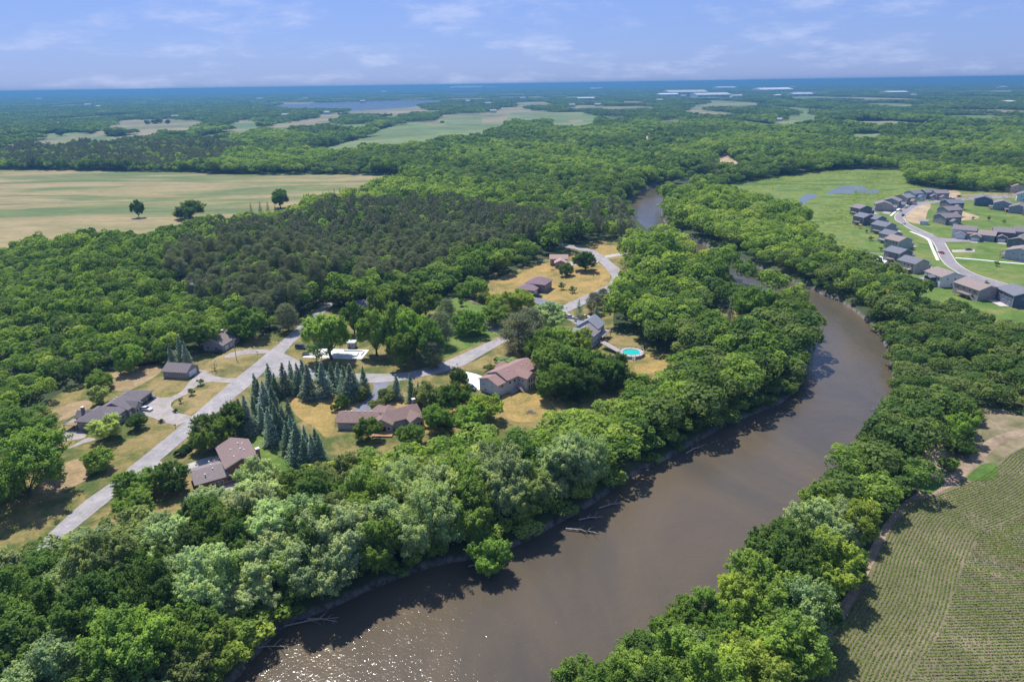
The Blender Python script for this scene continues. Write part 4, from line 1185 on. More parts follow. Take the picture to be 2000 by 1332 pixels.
def pine(seed, H=19.0, Rc=4.0, base=.42, clumps=95, leaves=62, size=.5):
    """rounded-top plantation pine: needle tufts on a long bare trunk"""
    rng = np.random.default_rng(seed)
    zb = H * base
    f = rng.uniform(0, 1, clumps) ** .85
    prof = np.where(f < .25, .55 + 1.8 * f, np.sqrt(np.maximum(0, 1 - ((f - .25) / .76) ** 2.0)))
    a = rng.uniform(0, 2 * math.pi, clumps)
    r = Rc * prof * np.sqrt(rng.uniform(.25, 1, clumps)) * rng.uniform(.8, 1.12, clumps)
    C = np.column_stack([np.cos(a) * r, np.sin(a) * r, zb + (H - zb) * f])
    k = leaves
    g = rng.normal(size=(clumps * k, 3)) * np.array([.62, .62, .34]) * (Rc / 4.0)
    P = np.repeat(C, k, 0) + g
    Nn = unit(g) * .6 + rng.normal(size=g.shape) * .5 + np.array([0, 0, .5])
    V = np.clip(np.repeat(rng.normal(.42, .2, clumps), k) + rng.normal(0, .1, clumps * k), 0, 1)
    crown = foliage_mesh('crown', P, Nn, size, V, rng, .34)
    t = MB(); r0 = .011 * H + .05
    t.tube([(0, 0, -.6), (0, 0, H * .4), (0, 0, H * .95)], [r0 * 1.2, r0 * .85, .04], 6)
    for i in range(0, clumps, 5):
        t.tube([(0, 0, C[i, 2] - .3 * r[i] - .2), tuple(C[i])], [.07, .03], 4, False)
    tr = t.mesh('trunk'); tr.materials.append(M['bark'])
    return crown, tr


PROTO = {
    'round': [broadleaf(s, 15, 6, .08, 13, 21, 118, .43) for s in (1, 2, 3, 12)],
    'feather': [broadleaf(s, 16, 6, .06, 14, 21, 118, .42, .3, 1.0 + .15 * (s % 2)) for s in (4, 5, 13, 14)],
    'tall': [broadleaf(s, 20, 6, .14, 17, 18, 118, .43, 1.0) for s in (6, 7)],
    'oak': [broadleaf(s, 13, 7, .05, 15, 20, 115, .43, 0, 1.0 + .12 * (s % 2)) for s in (8, 9, 15, 16)],
    'small': [broadleaf(s, 6, 2.6, .18, 7, 10, 70, .30) for s in (10, 11)],
    'spruce': [conifer(s, 15, 3.3, .02, 22, 17, 24, .60, .36, .78, 0, .34) for s in (20, 21, 22)],
    'fir': [conifer(s, 15, 3.4, .10, 24, 11, 15, .5, .12, .85) for s in (23, 24)],
    'pine': [pine(s) for s in (30, 31, 32, 33)],
    'yardpine': [pine(s, 18, 5, .10, 170, 70, .55) for s in (34, 35)],
    'shrub': [broadleaf(s, 3, 2.0, .03, 7, 10, 60, .28) for s in (40, 41)],
    'bare': [broadleaf(46, 12, 4, .12, 9, 7, 14, .30)],
}
for k, lst in PROTO.items():
    for c_, t_ in lst:
        c_.materials.append(M['needle'] if k in ('spruce', 'fir', 'pine', 'yardpine') else M['leaf'])
DIM = {'round': (15, 6), 'feather': (16, 6), 'tall': (20, 6), 'oak': (13, 7), 'small': (6, 2.6), 'spruce': (15, 3.3), 'fir': (15, 3.4), 'pine': (19, 4), 'yardpine': (18, 5), 'shrub': (3, 2), 'bare': (12, 4)}
LEAFC = {'mid': (0.182, 0.281, 0.063), 'dark': (0.116, 0.199, 0.051), 'yellow': (0.341, 0.433, 0.087), 'lime': (0.253, 0.369, 0.080), 'silver': (0.369, 0.462, 0.230), 'olive': (0.237, 0.292, 0.102),
         'pine': (0.226, 0.252, 0.138), 'spruce': (0.182, 0.263, 0.189), 'bluespruce': (0.264, 0.357, 0.291), 'cream': (0.440, 0.515, 0.194), 'grey': (0.330, 0.339, 0.245)}
tree_n = [0]


def tree(x, y, h, r, form, colr, label, cat='tree', group=None, name=None, z=None):
    i = tree_n[0]; tree_n[0] += 1
    rng = random.Random(i * 7919 + 13)
    cm, tm = PROTO[form][rng.randrange(len(PROTO[form]))]
    H0, R0 = DIM[form]
    if z is None: z = float(ground_z([(x, y)])[0])
    nm = name or {'spruce': 'spruce_tree', 'fir': 'fir_tree', 'pine': 'pine_tree', 'yardpine': 'pine_tree', 'shrub': 'shrub', 'bare': 'thin_tree'}.get(form, 'broadleaf_tree')
    e = empty(nm, (x, y, z), rng.uniform(0, 6.283))
    e.scale = (r / R0, r / R0, h / H0)
    tag(e, label, cat, group)
    t_ = link('trunk', tm, None, e)
    c_ = link('crown', cm, None, e)
    base = LEAFC[colr]
    w = rng.uniform(.84, 1.2); q = [max(.012, v * rng.uniform(.95, 1.05) * w) for v in base]
    c_.color = (*q, 1)
    return e


# trees that stand out singly: crown centre in the photo, height, crown radius, form, colour, label
SINGLE = [
    (38, 905, 20, 10.5, 'oak', 'mid', 'huge dark shade tree at the left edge beside the bare patch'),
    (42, 828, 11, 8, 'oak', 'mid', 'wide low tree at the left edge above the huge shade tree'),
    (248, 698, 12, 5.2, 'round', 'lime', 'round bright tree standing alone behind the grey ranch house'),
    (192, 742, 7, 4.6, 'oak', 'mid', 'low bushy tree between the lone bright tree and the grey ranch roof'),
    (208, 834, 9, 4.6, 'round', 'cream', 'cream-flowering tree in front of the grey ranch house'),
    (193, 769, 7, 3.2, 'round', 'cream', 'small cream-flowering tree behind the grey ranch roof'),
    (267, 822, 5.5, 2.9, 'round', 'dark', 'small dark lollipop tree on the front lawn of the grey ranch house'),
    (188, 896, 7, 4.0, 'round', 'lime', 'small yellow-green tree alone on the lawn near the huge shade tree'),
    (331, 930, 9.5, 4.6, 'round', 'dark', 'dark dense round tree beside the concrete drive of the brick house'),
    (300, 940, 4, 2.2, 'shrub', 'dark', 'small dark bush left of the dense round tree by the brick house drive'),
    (262, 945, 9, 5.0, 'round', 'lime', 'light green tree between the long road and the dense round tree'),
    (262, 985, 8, 4.6, 'round', 'lime', 'light green tree just below the other one at the road side'),
    (412, 842, 12, 6.2, 'round', 'mid', 'large leafy tree over the blue car by the brick house'),
    (450, 820, 12, 5.2, 'round', 'dark', 'darker leafy tree behind the brick house roof'),
    (391, 746, 2.6, 1.5, 'small', 'mid', 'tiny tree on the grass island, nearest the curved drive mouth'),
    (373, 765, 2.6, 1.5, 'small', 'mid', 'tiny tree in the middle of the grass island'),
    (352, 782, 2.0, 0.9, 'small', 'olive', 'smallest sapling on the grass island near the white car'),
    (418, 712, 5, 3.0, 'bare', 'grey', 'thin greyish tree beside the brown outbuilding'),
    (390, 652, 14, 7.5, 'feather', 'mid', 'large feathery tree left of the hidden house'),
    (480, 628, 15, 8.5, 'round', 'mid', 'large round tree shading the drive of the hidden house'),
    (288, 697, 6, 3.4, 'round', 'olive', 'small dull tree at the wood edge right of the lone bright tree'),
    (312, 694, 7, 2.8, 'round', 'dark', 'small dark tree just left of the brown outbuilding'),
    (642, 655, 20, 9.0, 'tall', 'lime', 'tall cottonwood on bare trunks beside the white slab'),
    (732, 650, 19, 6.2, 'tall', 'lime', 'cottonwood at the right end of the white slab'),
    (772, 640, 21, 7.0, 'tall', 'lime', 'tallest cottonwood of the clump above the side road'),
    (806, 655, 20, 6.8, 'tall', 'lime', 'cottonwood in the middle of the clump above the side road'),
    (838, 668, 18, 5.5, 'tall', 'mid', 'right-hand cottonwood of the clump above the side road'),
    (676, 574, 13, 8.5, 'round', 'mid', 'wide maple at the top of the long road'),
    (790, 568, 13, 8.0, 'feather', 'mid', 'wide feathery maple behind the cottonwood clump'),
    (706, 566, 13, 7.0, 'oak', 'mid', 'round tree between the two wide maples'),
    (742, 590, 15, 6.0, 'feather', 'lime', 'feathery light tree behind the cottonwood clump'),
    (832, 592, 13, 6.5, 'round', 'mid', 'round tree right of the wide feathery maple'),
    (826, 552, 12, 6.0, 'oak', 'dark', 'dark spreading tree at the pine wood edge behind the maples'),
    (758, 552, 12, 5.5, 'round', 'dark', 'dark round tree at the pine wood edge above the slab'),
    (690, 622, 15, 5.0, 'tall', 'mid', 'slim cottonwood between the white slab and the dark grey roof'),
    (786, 682, 15, 5.5, 'tall', 'mid', 'lower cottonwood at the front of the clump above the side road'),
    (846, 690, 12, 4.2, 'yardpine', 'pine', 'small ragged pine at the side road right of the cottonwoods'),
    (560, 618, 14, 5.0, 'yardpine', 'pine', 'dark pine at the left verge of the long road'),
    (860, 640, 16, 5.0, 'yardpine', 'pine', 'dark ragged pine right of the cottonwood clump'),
    (872, 612, 15, 4.5, 'yardpine', 'pine', 'dark pine behind the ragged one right of the cottonwoods'),
    (916, 628, 12, 7.0, 'oak', 'mid', 'round shade tree on the green lawn with the garden beds'),
    (968, 612, 11, 6.5, 'oak', 'mid', 'spreading tree beside the round shade tree above the side road'),
    (985, 590, 11, 6.5, 'oak', 'yellow', 'yellow-green tree left of the brown hip-roofed house'),
    (1020, 585, 11, 6.0, 'oak', 'yellow', 'yellow-green tree in front of the brown hip-roofed house'),
    (930, 560, 11, 6.0, 'oak', 'lime', 'bright round tree at the left end of the golden lawn'),
    (908, 566, 8, 4.5, 'oak', 'mid', 'smaller tree hugging the bright round tree'),
    (948, 580, 6, 3.6, 'oak', 'olive', 'dull low tree right of the bright round tree'),
    (873, 600, 4, 2.5, 'small', 'olive', 'tiny apple tree at the left of the garden lawn'),
    (902, 590, 4, 2.2, 'small', 'dark', 'tiny dark tree at the top of the garden lawn'),
    (1013, 648, 18, 7.5, 'yardpine', 'pine', 'large grey-green pine beside the side road'),
    (1035, 635, 17, 6.5, 'yardpine', 'pine', 'second grey-green pine behind the large roadside one'),
    (1072, 622, 13, 8.0, 'feather', 'silver', 'pale feathery maple opposite the blue house drive'),
    (1055, 672, 13, 6.5, 'oak', 'mid', 'leafy tree between the large pine and the river-side house'),
    (1085, 668, 13, 7.5, 'oak', 'lime', 'bright-topped tree left of the blue house roof'),
    (1125, 668, 12, 6.5, 'oak', 'yellow', 'yellow-topped tree against the blue house wall'),
    (1075, 705, 14, 7.5, 'feather', 'mid', 'big leafy tree right of the pink-roofed house, upper of the clump'),
    (1110, 712, 15, 8.5, 'feather', 'mid', 'big leafy tree in the middle of the clump below the blue house'),
    (1150, 718, 14, 8.0, 'feather', 'mid', 'big leafy tree on the pool side of the clump below the blue house'),
    (1190, 722, 12, 6.5, 'feather', 'dark', 'dark tree nearest the pool in the clump below the blue house'),
    (1085, 742, 13, 6.5, 'oak', 'mid', 'leafy tree at the lower left of the clump below the blue house'),
    (1130, 748, 12, 6.0, 'oak', 'dark', 'dark tree at the bottom of the clump below the blue house'),
    (1212, 738, 9, 4.5, 'oak', 'mid', 'small tree just below the pool'),
    (1131, 603, 11, 3.0, 'fir', 'spruce', 'pointed spruce above the parked trucks of the blue house'),
    (1160, 590, 11, 3.6, 'yardpine', 'pine', 'small pine at the road bend, the left of two'),
    (1178, 582, 11, 3.4, 'yardpine', 'pine', 'small pine at the road bend, the right of two'),
    (1165, 605, 8, 2.4, 'fir', 'spruce', 'thin dark spruce beside the two small road-bend pines'),
    (1143, 509, 12, 6.6, 'round', 'dark', 'big dense round tree alone inside the road bend'),
    (1106, 527, 7, 3.8, 'oak', 'dark', 'small dark tree in front of the small tan house'),
    (1093, 494, 5, 3.0, 'round', 'lime', 'small bright tree behind the small tan house'),
    (1063, 552, 3.4, 1.6, 'small', 'mid', 'tiny tree just right of the brown hip-roofed house'),
    (1097, 558, 4.2, 1.8, 'small', 'dark', 'tiny dark tree on the golden lawn, the left of two'),
    (1118, 565, 3.8, 2.0, 'small', 'olive', 'tiny dull tree on the golden lawn, the right of two'),
    (896, 737, 8, 3.3, 'oak', 'dark', 'dark tree beside the white concrete drive'),
    (842, 780, 11, 4.6, 'feather', 'olive', 'slim dull green tree left of the pink-roofed white house'),
    (870, 785, 11, 4.6, 'feather', 'mid', 'leafy tree between the long ranch house and the white concrete drive'),
    (893, 778, 11, 4.4, 'feather', 'mid', 'leafy tree nearest the dark van by the white house'),
    (855, 812, 9, 4.5, 'oak', 'mid', 'low leafy tree right of the chimney end of the ranch house'),
    (828, 770, 8, 4.0, 'feather', 'olive', 'dull green tree right of the two lone spruces'),
    (945, 795, 10, 5.5, 'round', 'yellow', 'bright yellow-green tree below the white house'),
    (918, 815, 9, 5.0, 'round', 'lime', 'light green tree left of the bright yellow-green one'),
    (668, 784, 4.5, 2.4, 'oak', 'dark', 'dark round bush at the garage end of the long ranch house'),
    (653, 795, 3, 1.5, 'shrub', 'mid', 'small bush beside the dark round bush of the long ranch house'),
    (735, 790, 4, 2.6, 'oak', 'olive', 'low shrub at the foot of the blue-grey drive'),
    (700, 768, 5, 3.0, 'round', 'olive', 'pale bush at the right end of the spruce row'),
    (755, 770, 5, 3.0, 'round', 'olive', 'pale bush left of the two lone spruces'),
    (960, 718, 3.6, 2.5, 'oak', 'olive', 'dull shrub on the lawn above the white house'),
    (992, 705, 4.2, 4.0, 'oak', 'silver', 'pale spreading shrub above the roof of the white house'),
    (970, 702, 2.6, 1.2, 'shrub', 'dark', 'small dark bush between the shrubs above the white house'),
    (716, 836, 8, 3.6, 'feather', 'mid', 'feathery tree over the terrace of the long ranch house'),
    (802, 848, 6.5, 3.4, 'oak', 'mid', 'small tree below the bay window of the long ranch house'),
    (500, 935, 10, 5.0, 'feather', 'silver', 'silvery tree at the corner of the brick house'),
    (622, 545, 6, 2.2, 'bare', 'cream', 'small whitish blossoming tree at the wood edge by the road'),
    (1228, 770, 7, 3.0, 'bare', 'olive', 'thin scrubby tree below the pool lawn'),
    (1870, 835, 10, 4.8, 'oak', 'lime', 'light green tree at the sandy lot by the farm track'),
    (1882, 870, 6, 3.6, 'oak', 'dark', 'dark green round tree between the light tree and the farm track'),
    (1880, 800, 7, 4.0, 'oak', 'lime', 'light green tree above the sandy lot'),
    (1905, 812, 5, 3.0, 'oak', 'olive', 'low dull tree at the right of the sandy lot'),
    (1815, 885, 5, 1.6, 'bare', 'olive', 'thin leaning sapling on the bare sandy spot'),
    (1855, 905, 3, 2.8, 'shrub', 'lime', 'low green shrub left of the farm track bend'),
    (1600, 1150, 9, 2.6, 'bare', 'grey', 'dead grey tree among the green trees left of the crop field'),
    (1365, 1275, 10, 4.6, 'round', 'silver', 'grey-green willow at the bottom among the right bank trees'),
    (1482, 590, 19, 10, 'oak', 'mid', 'broad tall cottonwood on the near bank before the river bend'),
    (1545, 600, 17, 9, 'oak', 'mid', 'cottonwood leaning over the river at the bend'),
    (1395, 530, 17, 9.5, 'oak', 'mid', 'massive round tree between the road bend and the upper river'),
    (1265, 500, 14, 8.5, 'round', 'mid', 'round tree right of the road bend, the left of the pair by the roof'),
    (1305, 480, 13, 7, 'round', 'mid', 'round tree beside the upper river right of the hidden roof'),
    (1228, 545, 12, 5.5, 'feather', 'lime', 'pale green tree at the outside of the road bend'),
    (1258, 535, 12, 4.5, 'yardpine', 'pine', 'dark pine right of the pale tree at the road bend'),
    (958, 1060, 10, 4.6, 'feather', 'lime', 'bright tree hanging out over the river shallows'),
    (546, 388, 17, 8, 'tall', 'mid', 'tall round tree at the edge of the hay field'),
    (368, 408, 16, 12, 'oak', 'dark', 'wide dark tree clump standing out into the hay field'),
    (268, 408, 15, 5, 'tall', 'dark', 'tall dark twin tree at the near edge of the hay field'),
]
ORD = ['first', 'second', 'third', 'fourth', 'fifth', 'sixth', 'seventh', 'eighth', 'ninth', 'tenth', 'eleventh', 'twelfth', 'thirteenth', 'fourteenth', 'fifteenth', 'sixteenth', 'seventeenth', 'eighteenth', 'nineteenth', 'twentieth']
GRP_S = 'trees that stand singly round the houses'
SPOTS = []                                             # keep woodland trees off these
for (px, py, h, r, form, colr, lb) in SINGLE:
    x, y = G(px, py, h * .56)
    cat = 'pine tree' if form in ('pine', 'yardpine') else 'spruce tree' if form in ('spruce', 'fir') else 'shrub' if form == 'shrub' else 'tree'
    tree(x, y, h, r * (1.2 if form == 'tall' else 1.08), form, colr, lb, cat, GRP_S)
    SPOTS.append((x, y, r))
# hedge row of field-edge firs and the round trees in the far tan field
for i, (px, py) in enumerate([(488, 395), (506, 393), (521, 392), (536, 400), (592, 378), (603, 380), (612, 377), (630, 374), (642, 372), (652, 368), (663, 366), (675, 365)]):
    x, y = G(px, py, 12)
    tree(x, y, 12, 2.6, 'fir', 'pine', ORD[i] + ' dark fir from the left in the row at the hay field edge', 'fir tree', 'row of firs at the hay field edge')
for i, (px, py, r) in enumerate([(288, 240, 9), (307, 238, 15), (328, 239, 8), (215, 262, 11), (237, 262, 11), (120, 262, 10)]):
    x, y = G(px, py + 4)
    tree(x, y, 15, r, 'oak', 'dark', ORD[i] + ' round dark tree of the six in the far left fields', 'tree', 'round trees in the far left fields')
# two rows of blue spruces: tips read from the photo
SP1 = [(480, 430), (505, 468), (570, 365), (612, 430), (665, 362), (715, 348), (757, 362), (790, 338), (822, 370), (890, 328), (920, 358), (980, 360), (1025, 362), (1062, 380), (1102, 368), (1136, 410), (1190, 385)]
SP2 = [(378, 592), (415, 570), (470, 582), (520, 625), (592, 508), (700, 592), (570, 650), (612, 630), (660, 640), (648, 690), (690, 740), (716, 700), (746, 745), (806, 765), (800, 830), (850, 822), (876, 790), (900, 822), (535, 478), (590, 590)]
SP3 = [(1405, 436), (1500, 430), (1552, 482)]
for lst, lb, gr in ((SP1, 'blue spruce from the left in the row along the side road', 'spruce row along the side road'),
                    (SP2, 'blue spruce from the top in the row running down beside the golden lawn', 'spruce row beside the golden lawn'),
                    (SP3, 'blue spruce from the left of three right of the blue-grey drive', 'three spruces by the blue-grey drive')):
    for i, (px, py) in enumerate(sorted(zB(lst), key=(lambda q_: q_[1]) if lst is SP2 else (lambda q_: q_[0]))):
        h = [13.5, 12, 14, 11.5][i % 4] if lst is not SP3 else 11
        h *= random.uniform(.86, 1.1)
        x, y = G(px, py, h)
        tree(x, y, h, h * random.uniform(.21, .30), 'spruce', ['bluespruce', 'spruce', 'bluespruce', 'spruce', 'spruce'][i % 5], ORD[i] + ' ' + lb, 'spruce tree', gr)
        SPOTS.append((x, y, 3))
for i, (px, py) in enumerate(((329, 672), (346, 655), (358, 668))):
    x, y = G(px, py, 12)
    tree(x, y, 12, 2.6, 'spruce', 'bluespruce', ORD[i] + ' pale blue spruce from the left behind the detached garage', 'spruce tree', 'three spruces behind the outbuilding')
    SPOTS.append((x, y, 2.6))
for px, py in ((1410, 625), (1425, 600), (1430, 585), (1355, 640), (1368, 650), (1385, 655), (1400, 660)):
    x, y = G(px, py, 11)
    tree(x, y, 11, 2.7, 'fir', 'spruce', 'dark spruce in the wood between the pool and the river', 'spruce tree', 'spruces between pool and river')
    SPOTS.append((x, y, 2.6))
SPOTS = np.array(SPOTS)
CLEAR.append(GP([(1380, 1700), (1490, 1400), (1580, 1252), (1658, 1132), (1682, 1056), (1722, 996), (1775, 955), (1790, 975), (1740, 1020), (1700, 1070), (1660, 1150), (1590, 1265), (1500, 1410), (1400, 1700)]))   # verge of the farm track
CLEAR.append(GP([(1238, 380), (1262, 436), (1283, 458), (1310, 484), (1345, 508), (1330, 522), (1278, 500), (1240, 478), (1216, 440), (1206, 398)]))   # low bank: the upper reach shows over it
CLEAR.append(GP([(1560, 622), (1505, 588), (1450, 560), (1395, 532), (1345, 508), (1330, 536), (1388, 567), (1448, 598), (1500, 624), (1540, 648)]))
CLEAR.append(GP([(1294, 388), (1306, 362), (1335, 351), (1400, 343), (1402, 362), (1348, 374), (1318, 398)]))

# --- woodland: every spot that is not cleared land, water or a single tree's place
PINEWOOD = GP([(330, 530), (420, 482), (560, 448), (700, 418), (800, 420), (900, 424), (1000, 432), (1100, 432), (1200, 428), (1285, 452), (1240, 470), (1120, 484), (1000, 502), (920, 516), (850, 548), (790, 560), (740, 596), (650, 590), (620, 603), (560, 640), (520, 642), (450, 622), (380, 596), (330, 566)])
PINEBELT = GP([(-100, 330), (170, 333), (400, 337), (480, 300), (420, 285), (200, 290), (-100, 300)])
RIVERWOOD = GP([(-80, 1060), (250, 1010), (400, 1000), (620, 930), (780, 880), (950, 840), (1100, 830), (1230, 780), (1400, 700), (1600, 620), (1600, 700), (1580, 800), (1300, 930), (1000, 1100), (700, 1200), (400, 1420), (-120, 1420)])
SCRUB = GP([(1730, 700), (1760, 600), (1830, 590), (1900, 610), (2150, 690), (2150, 820), (1900, 800), (1790, 830), (1745, 800)])
RSTRIP = GP([(1100, 1420), (1500, 1080), (1620, 950), (1740, 800), (1840, 800), (1800, 960), (1700, 1120), (1560, 1420)])
LEFTWOOD = GP([(-200, 860), (60, 815), (165, 750), (300, 712), (420, 672), (470, 620), (380, 590), (330, 530), (250, 500), (-200, 540)])


def hexgrid(x0, x1, y0, y1, s, rng):
    xs = np.arange(x0, x1, s); ys = np.arange(y0, y1, s * .866)
    X, Y = np.meshgrid(xs, ys)
    X = X + (np.arange(len(ys)) % 2)[:, None] * s * .5
    q = np.stack([X.ravel(), Y.ravel()], 1)
    return q + rng.uniform(-.36, .36, q.shape) * s


def open_ground(q, margin=0.0):
    ok = np.ones(len(q), bool)
    for poly in CLEAR:
        pa = np.asarray(poly)
        lo, hi = pa.min(0) - 1, pa.max(0) + 1
        k = np.where(ok & (q[:, 0] > lo[0]) & (q[:, 0] < hi[0]) & (q[:, 1] > lo[1]) & (q[:, 1] < hi[1]))[0]
        if len(k): ok[k[inside(q[k], pa)]] = False
    k = np.where(ok & (q[:, 1] < 1150) & (np.abs(q[:, 0]) < 800))[0]
    ins = inside(q[k], river_poly); d = dist_to(q[k], river_poly)
    ok[k[ins | (d < 1.2)]] = False
    if len(SPOTS):
        k = np.where(ok & (q[:, 1] < 800))[0]
        D = np.hypot(q[k, None, 0] - SPOTS[None, :, 0], q[k, None, 1] - SPOTS[None, :, 1])
        ok[k[(D < SPOTS[None, :, 2] * .75 + 1.0).any(1)]] = False
    return ok


def in_view(q, pad=30.0):
    return (np.abs(q[:, 0]) < q[:, 1] * .80 + pad)


cand = []
q = hexgrid(-1750, 1750, 70, 2150, 7.6, RNG)
q = q[in_view(q, 45)]
q = q[open_ground(q)]
pw = inside(q, PINEWOOD) | inside(q, PINEBELT)
rw, sc, rs_, lw = inside(q, RIVERWOOD), inside(q, SCRUB), inside(q, RSTRIP), inside(q, LEFTWOOD)
dist = np.hypot(q[:, 0], q[:, 1])
# pines stand closer than leafy trees; thin the leafy ones
keep = pw | (RNG.random(len(q)) < np.where(sc, .95, np.where(rw | rs_, .93, .78)))
q, pw, rw, sc, rs_, lw, dist = (a[keep] for a in (q, pw, rw, sc, rs_, lw, dist))
is_pine = pw & (RNG.random(len(q)) < np.where(dist > 900, .45, .62))
order = np.argsort(dist)
NB = max(0, 282 - sum(1 for s in SINGLE if s[4] not in ('pine', 'yardpine', 'spruce', 'fir', 'shrub')) - 6)
NPN = 280
nb = npn = 0
river_d = dist_to(q, river_poly)
yard_d = np.minimum.reduce([dist_to(q, np.array(GP(Y_))) for Y_ in (YARD_L, YARD_M)])
front = yard_d < 16
PMARKS = [((470, 560), 'left of the long road top'), ((400, 520), 'beside the left wood'), ((640, 545), 'above the long road top'), ((760, 545), 'behind the wide maple'), ((880, 535), 'behind the garden lawn'), ((980, 500), 'behind the mauve hip-roofed house'),
          ((1090, 470), 'behind the small tan house'), ((1220, 450), 'beside the upper river'), ((700, 480), 'in the middle of its left half'), ((900, 465), 'in its middle'), ((560, 500), 'near the hay field side')]
PK = np.array(GP([m_[0] for m_ in PMARKS]))
MARKS = [((440, 930), 'below the brick house'), ((740, 880), 'below the ranch house'), ((960, 830), 'below the white house'), ((1230, 750), 'below the round pool'), ((1500, 680), 'at the river bend'), ((100, 1150), 'in the left corner'),
         ((450, 1150), 'at lower left'), ((800, 1010), 'at lower centre')]
MK = np.array(GP([m_[0] for m_ in MARKS]))


def nearest_mark(x, y):
    return MARKS[int(np.argmin(np.hypot(MK[:, 0] - x, MK[:, 1] - y)))][1]


rest = []
for i in order:
    x, y = q[i]
    u, u2, u3 = RNG.random(3)
    if is_pine[i]:
        h, r, form, colr = 16.5 + 4 * u, 3.4 + 1.3 * u2, 'pine', 'pine'
    elif rw[i]:
        h = 8.5 + 10 * u; r = 3.2 + .22 * h + 1.6 * u2
        form = ('feather', 'feather', 'tall', 'round', 'oak')[int(u3 * 5)]
        colr = 'silver' if RNG.random() < .5 else ('mid', 'mid', 'lime', 'dark', 'olive')[int(RNG.random() * 5)]
    elif rs_[i]:
        h = 8 + 6.5 * u; r = 3.3 + .2 * h + 1.3 * u2
        form = ('oak', 'feather', 'round')[int(u3 * 3)]
        colr = ('mid', 'lime', 'mid', 'dark', 'silver', 'yellow')[int(RNG.random() * 6)]
    elif sc[i]:
        h, r = 5 + 4.5 * u, 3.6 + 2.0 * u2
        form, colr = ('oak', 'round')[int(u3 * 2)], ('mid', 'lime', 'olive', 'lime', 'dark')[int(RNG.random() * 5)]
    elif lw[i]:
        h, r = 9 + 6 * u, 4.2 + 2.0 * u2
        form, colr = ('oak', 'round', 'feather')[int(u3 * 3)], ('lime', 'mid', 'lime', 'yellow', 'olive')[int(RNG.random() * 5)]
    else:
        h = 9 + 9 * u; r = 3.2 + .2 * h + 1.8 * u2
        form, colr = ('oak', 'round', 'feather')[int(u3 * 3)], ('mid', 'lime', 'lime', 'dark', 'olive', 'mid')[int(RNG.random() * 6)]
    if rw[i] and yard_d[i] < 24: h, r = h * (.58 + .42 * yard_d[i] / 24), r * .92
    if not rw[i]:
        hf = 1 + .22 * math.sin(x / 43 + 1.2 * math.sin(y / 71)) * math.sin(y / 57) + .16 * math.sin(x / 19 + y / 27)
        h, r = h * hf, r * (.5 + .5 * hf)
    what = {'mid': 'green', 'dark': 'dark green', 'lime': 'light green', 'yellow': 'yellow-green', 'silver': 'silvery', 'olive': 'dull green', 'pine': 'dark'}[colr]
    if is_pine[i] and npn < NPN:
        npn += 1
        side = PMARKS[int(np.argmin(np.hypot(PK[:, 0] - x, PK[:, 1] - y)))][1]
        tree(x, y, h, r, form, colr, ('tall ' if h > 19.5 else 'low ' if h < 17.5 else '') + ('broad ' if r > 4.3 else 'slim ' if r < 3.8 else '') + 'dark pine ' + ('fronting' if front[i] else 'inside') + f' the pine wood {side}', 'pine tree', 'pine wood ' + side)
    elif not is_pine[i] and nb < NB:
        nb += 1
        hug = river_d[i] < 9
        if rw[i]: zone = 'riverside wood ' + nearest_mark(x, y)
        elif rs_[i]: zone = ('lower' if y < 125 else 'middle' if y < 175 else 'upper') + ' tree belt beside the crop field'
        elif sc[i]: zone = 'thicket below the new houses'
        elif lw[i]: zone = 'wood at the left edge behind the grey ranch house'
        else: zone = 'woods round the river bends'
        tree(x, y, h, r, form, colr, ('tall ' if h > 15 else 'low ' if h < 9 else '') + f'{what} tree ' + ('by the water in' if hug else 'in') + f' the {zone}', 'tree', zone)
    else:
        rest.append((x, y, h, r, is_pine[i], sc[i] or rs_[i]))
rest = np.array(rest)

# --- the remaining woodland: one object each for leafy wood, pine wood and far forest, grown on points
HIDE = bpy.data.collections.new('woodland_kinds')       # holds the sample trees the woods are grown from


def far_leaf(seed, H=15.0, Rc=6.0, n=620, size=1.15):
    rng = np.random.default_rng(seed)
    L = 9
    a = np.arange(L) * 2.399 + rng.uniform(-.4, .4, L); e = rng.uniform(-.2, 1.0, L)
    C = np.column_stack([np.cos(a) * np.cos(e), np.sin(a) * np.cos(e), np.sin(e)]) * rng.uniform(.45, .68, (L, 1))
    rad = rng.uniform(.36, .52, L)
    k = rng.integers(0, L, n)
    d = unit(rng.normal(size=(n, 3)) + np.array([0, 0, .4]) + unit(C[k]) * .6)
    p = C[k] + d * rad[k][:, None] * rng.uniform(.8, 1.08, (n, 1))
    w = np.array([Rc, Rc, H * .42])
    tone = rng.normal(.5, .2, L)
    me = foliage_mesh('crown', p * w + np.array([0, 0, H * .56]), d + rng.normal(size=(n, 3)) * .45, size, np.clip(tone[k] + rng.normal(0, .15, n), 0, 1), rng, .8)
    return me


def far_pine(seed, H=19.0, Rc=3.8, n=460):
    rng = np.random.default_rng(seed)
    f = rng.uniform(0, 1, n) ** .8
    prof = np.where(f < .25, .6 + 1.6 * f, np.sqrt(np.maximum(0, 1 - ((f - .25) / .76) ** 2)))
    a = rng.uniform(0, 6.283, n); r = Rc * prof * np.sqrt(rng.uniform(.3, 1, n))
    p = np.column_stack([np.cos(a) * r, np.sin(a) * r, H * .38 + H * .6 * f])
    d = np.column_stack([np.cos(a), np.sin(a), np.full(n, .9)]) + rng.normal(size=(n, 3)) * .6
    return foliage_mesh('crown', p, d, 1.05, np.clip(rng.normal(.42, .2, n), 0, 1), rng, .5)


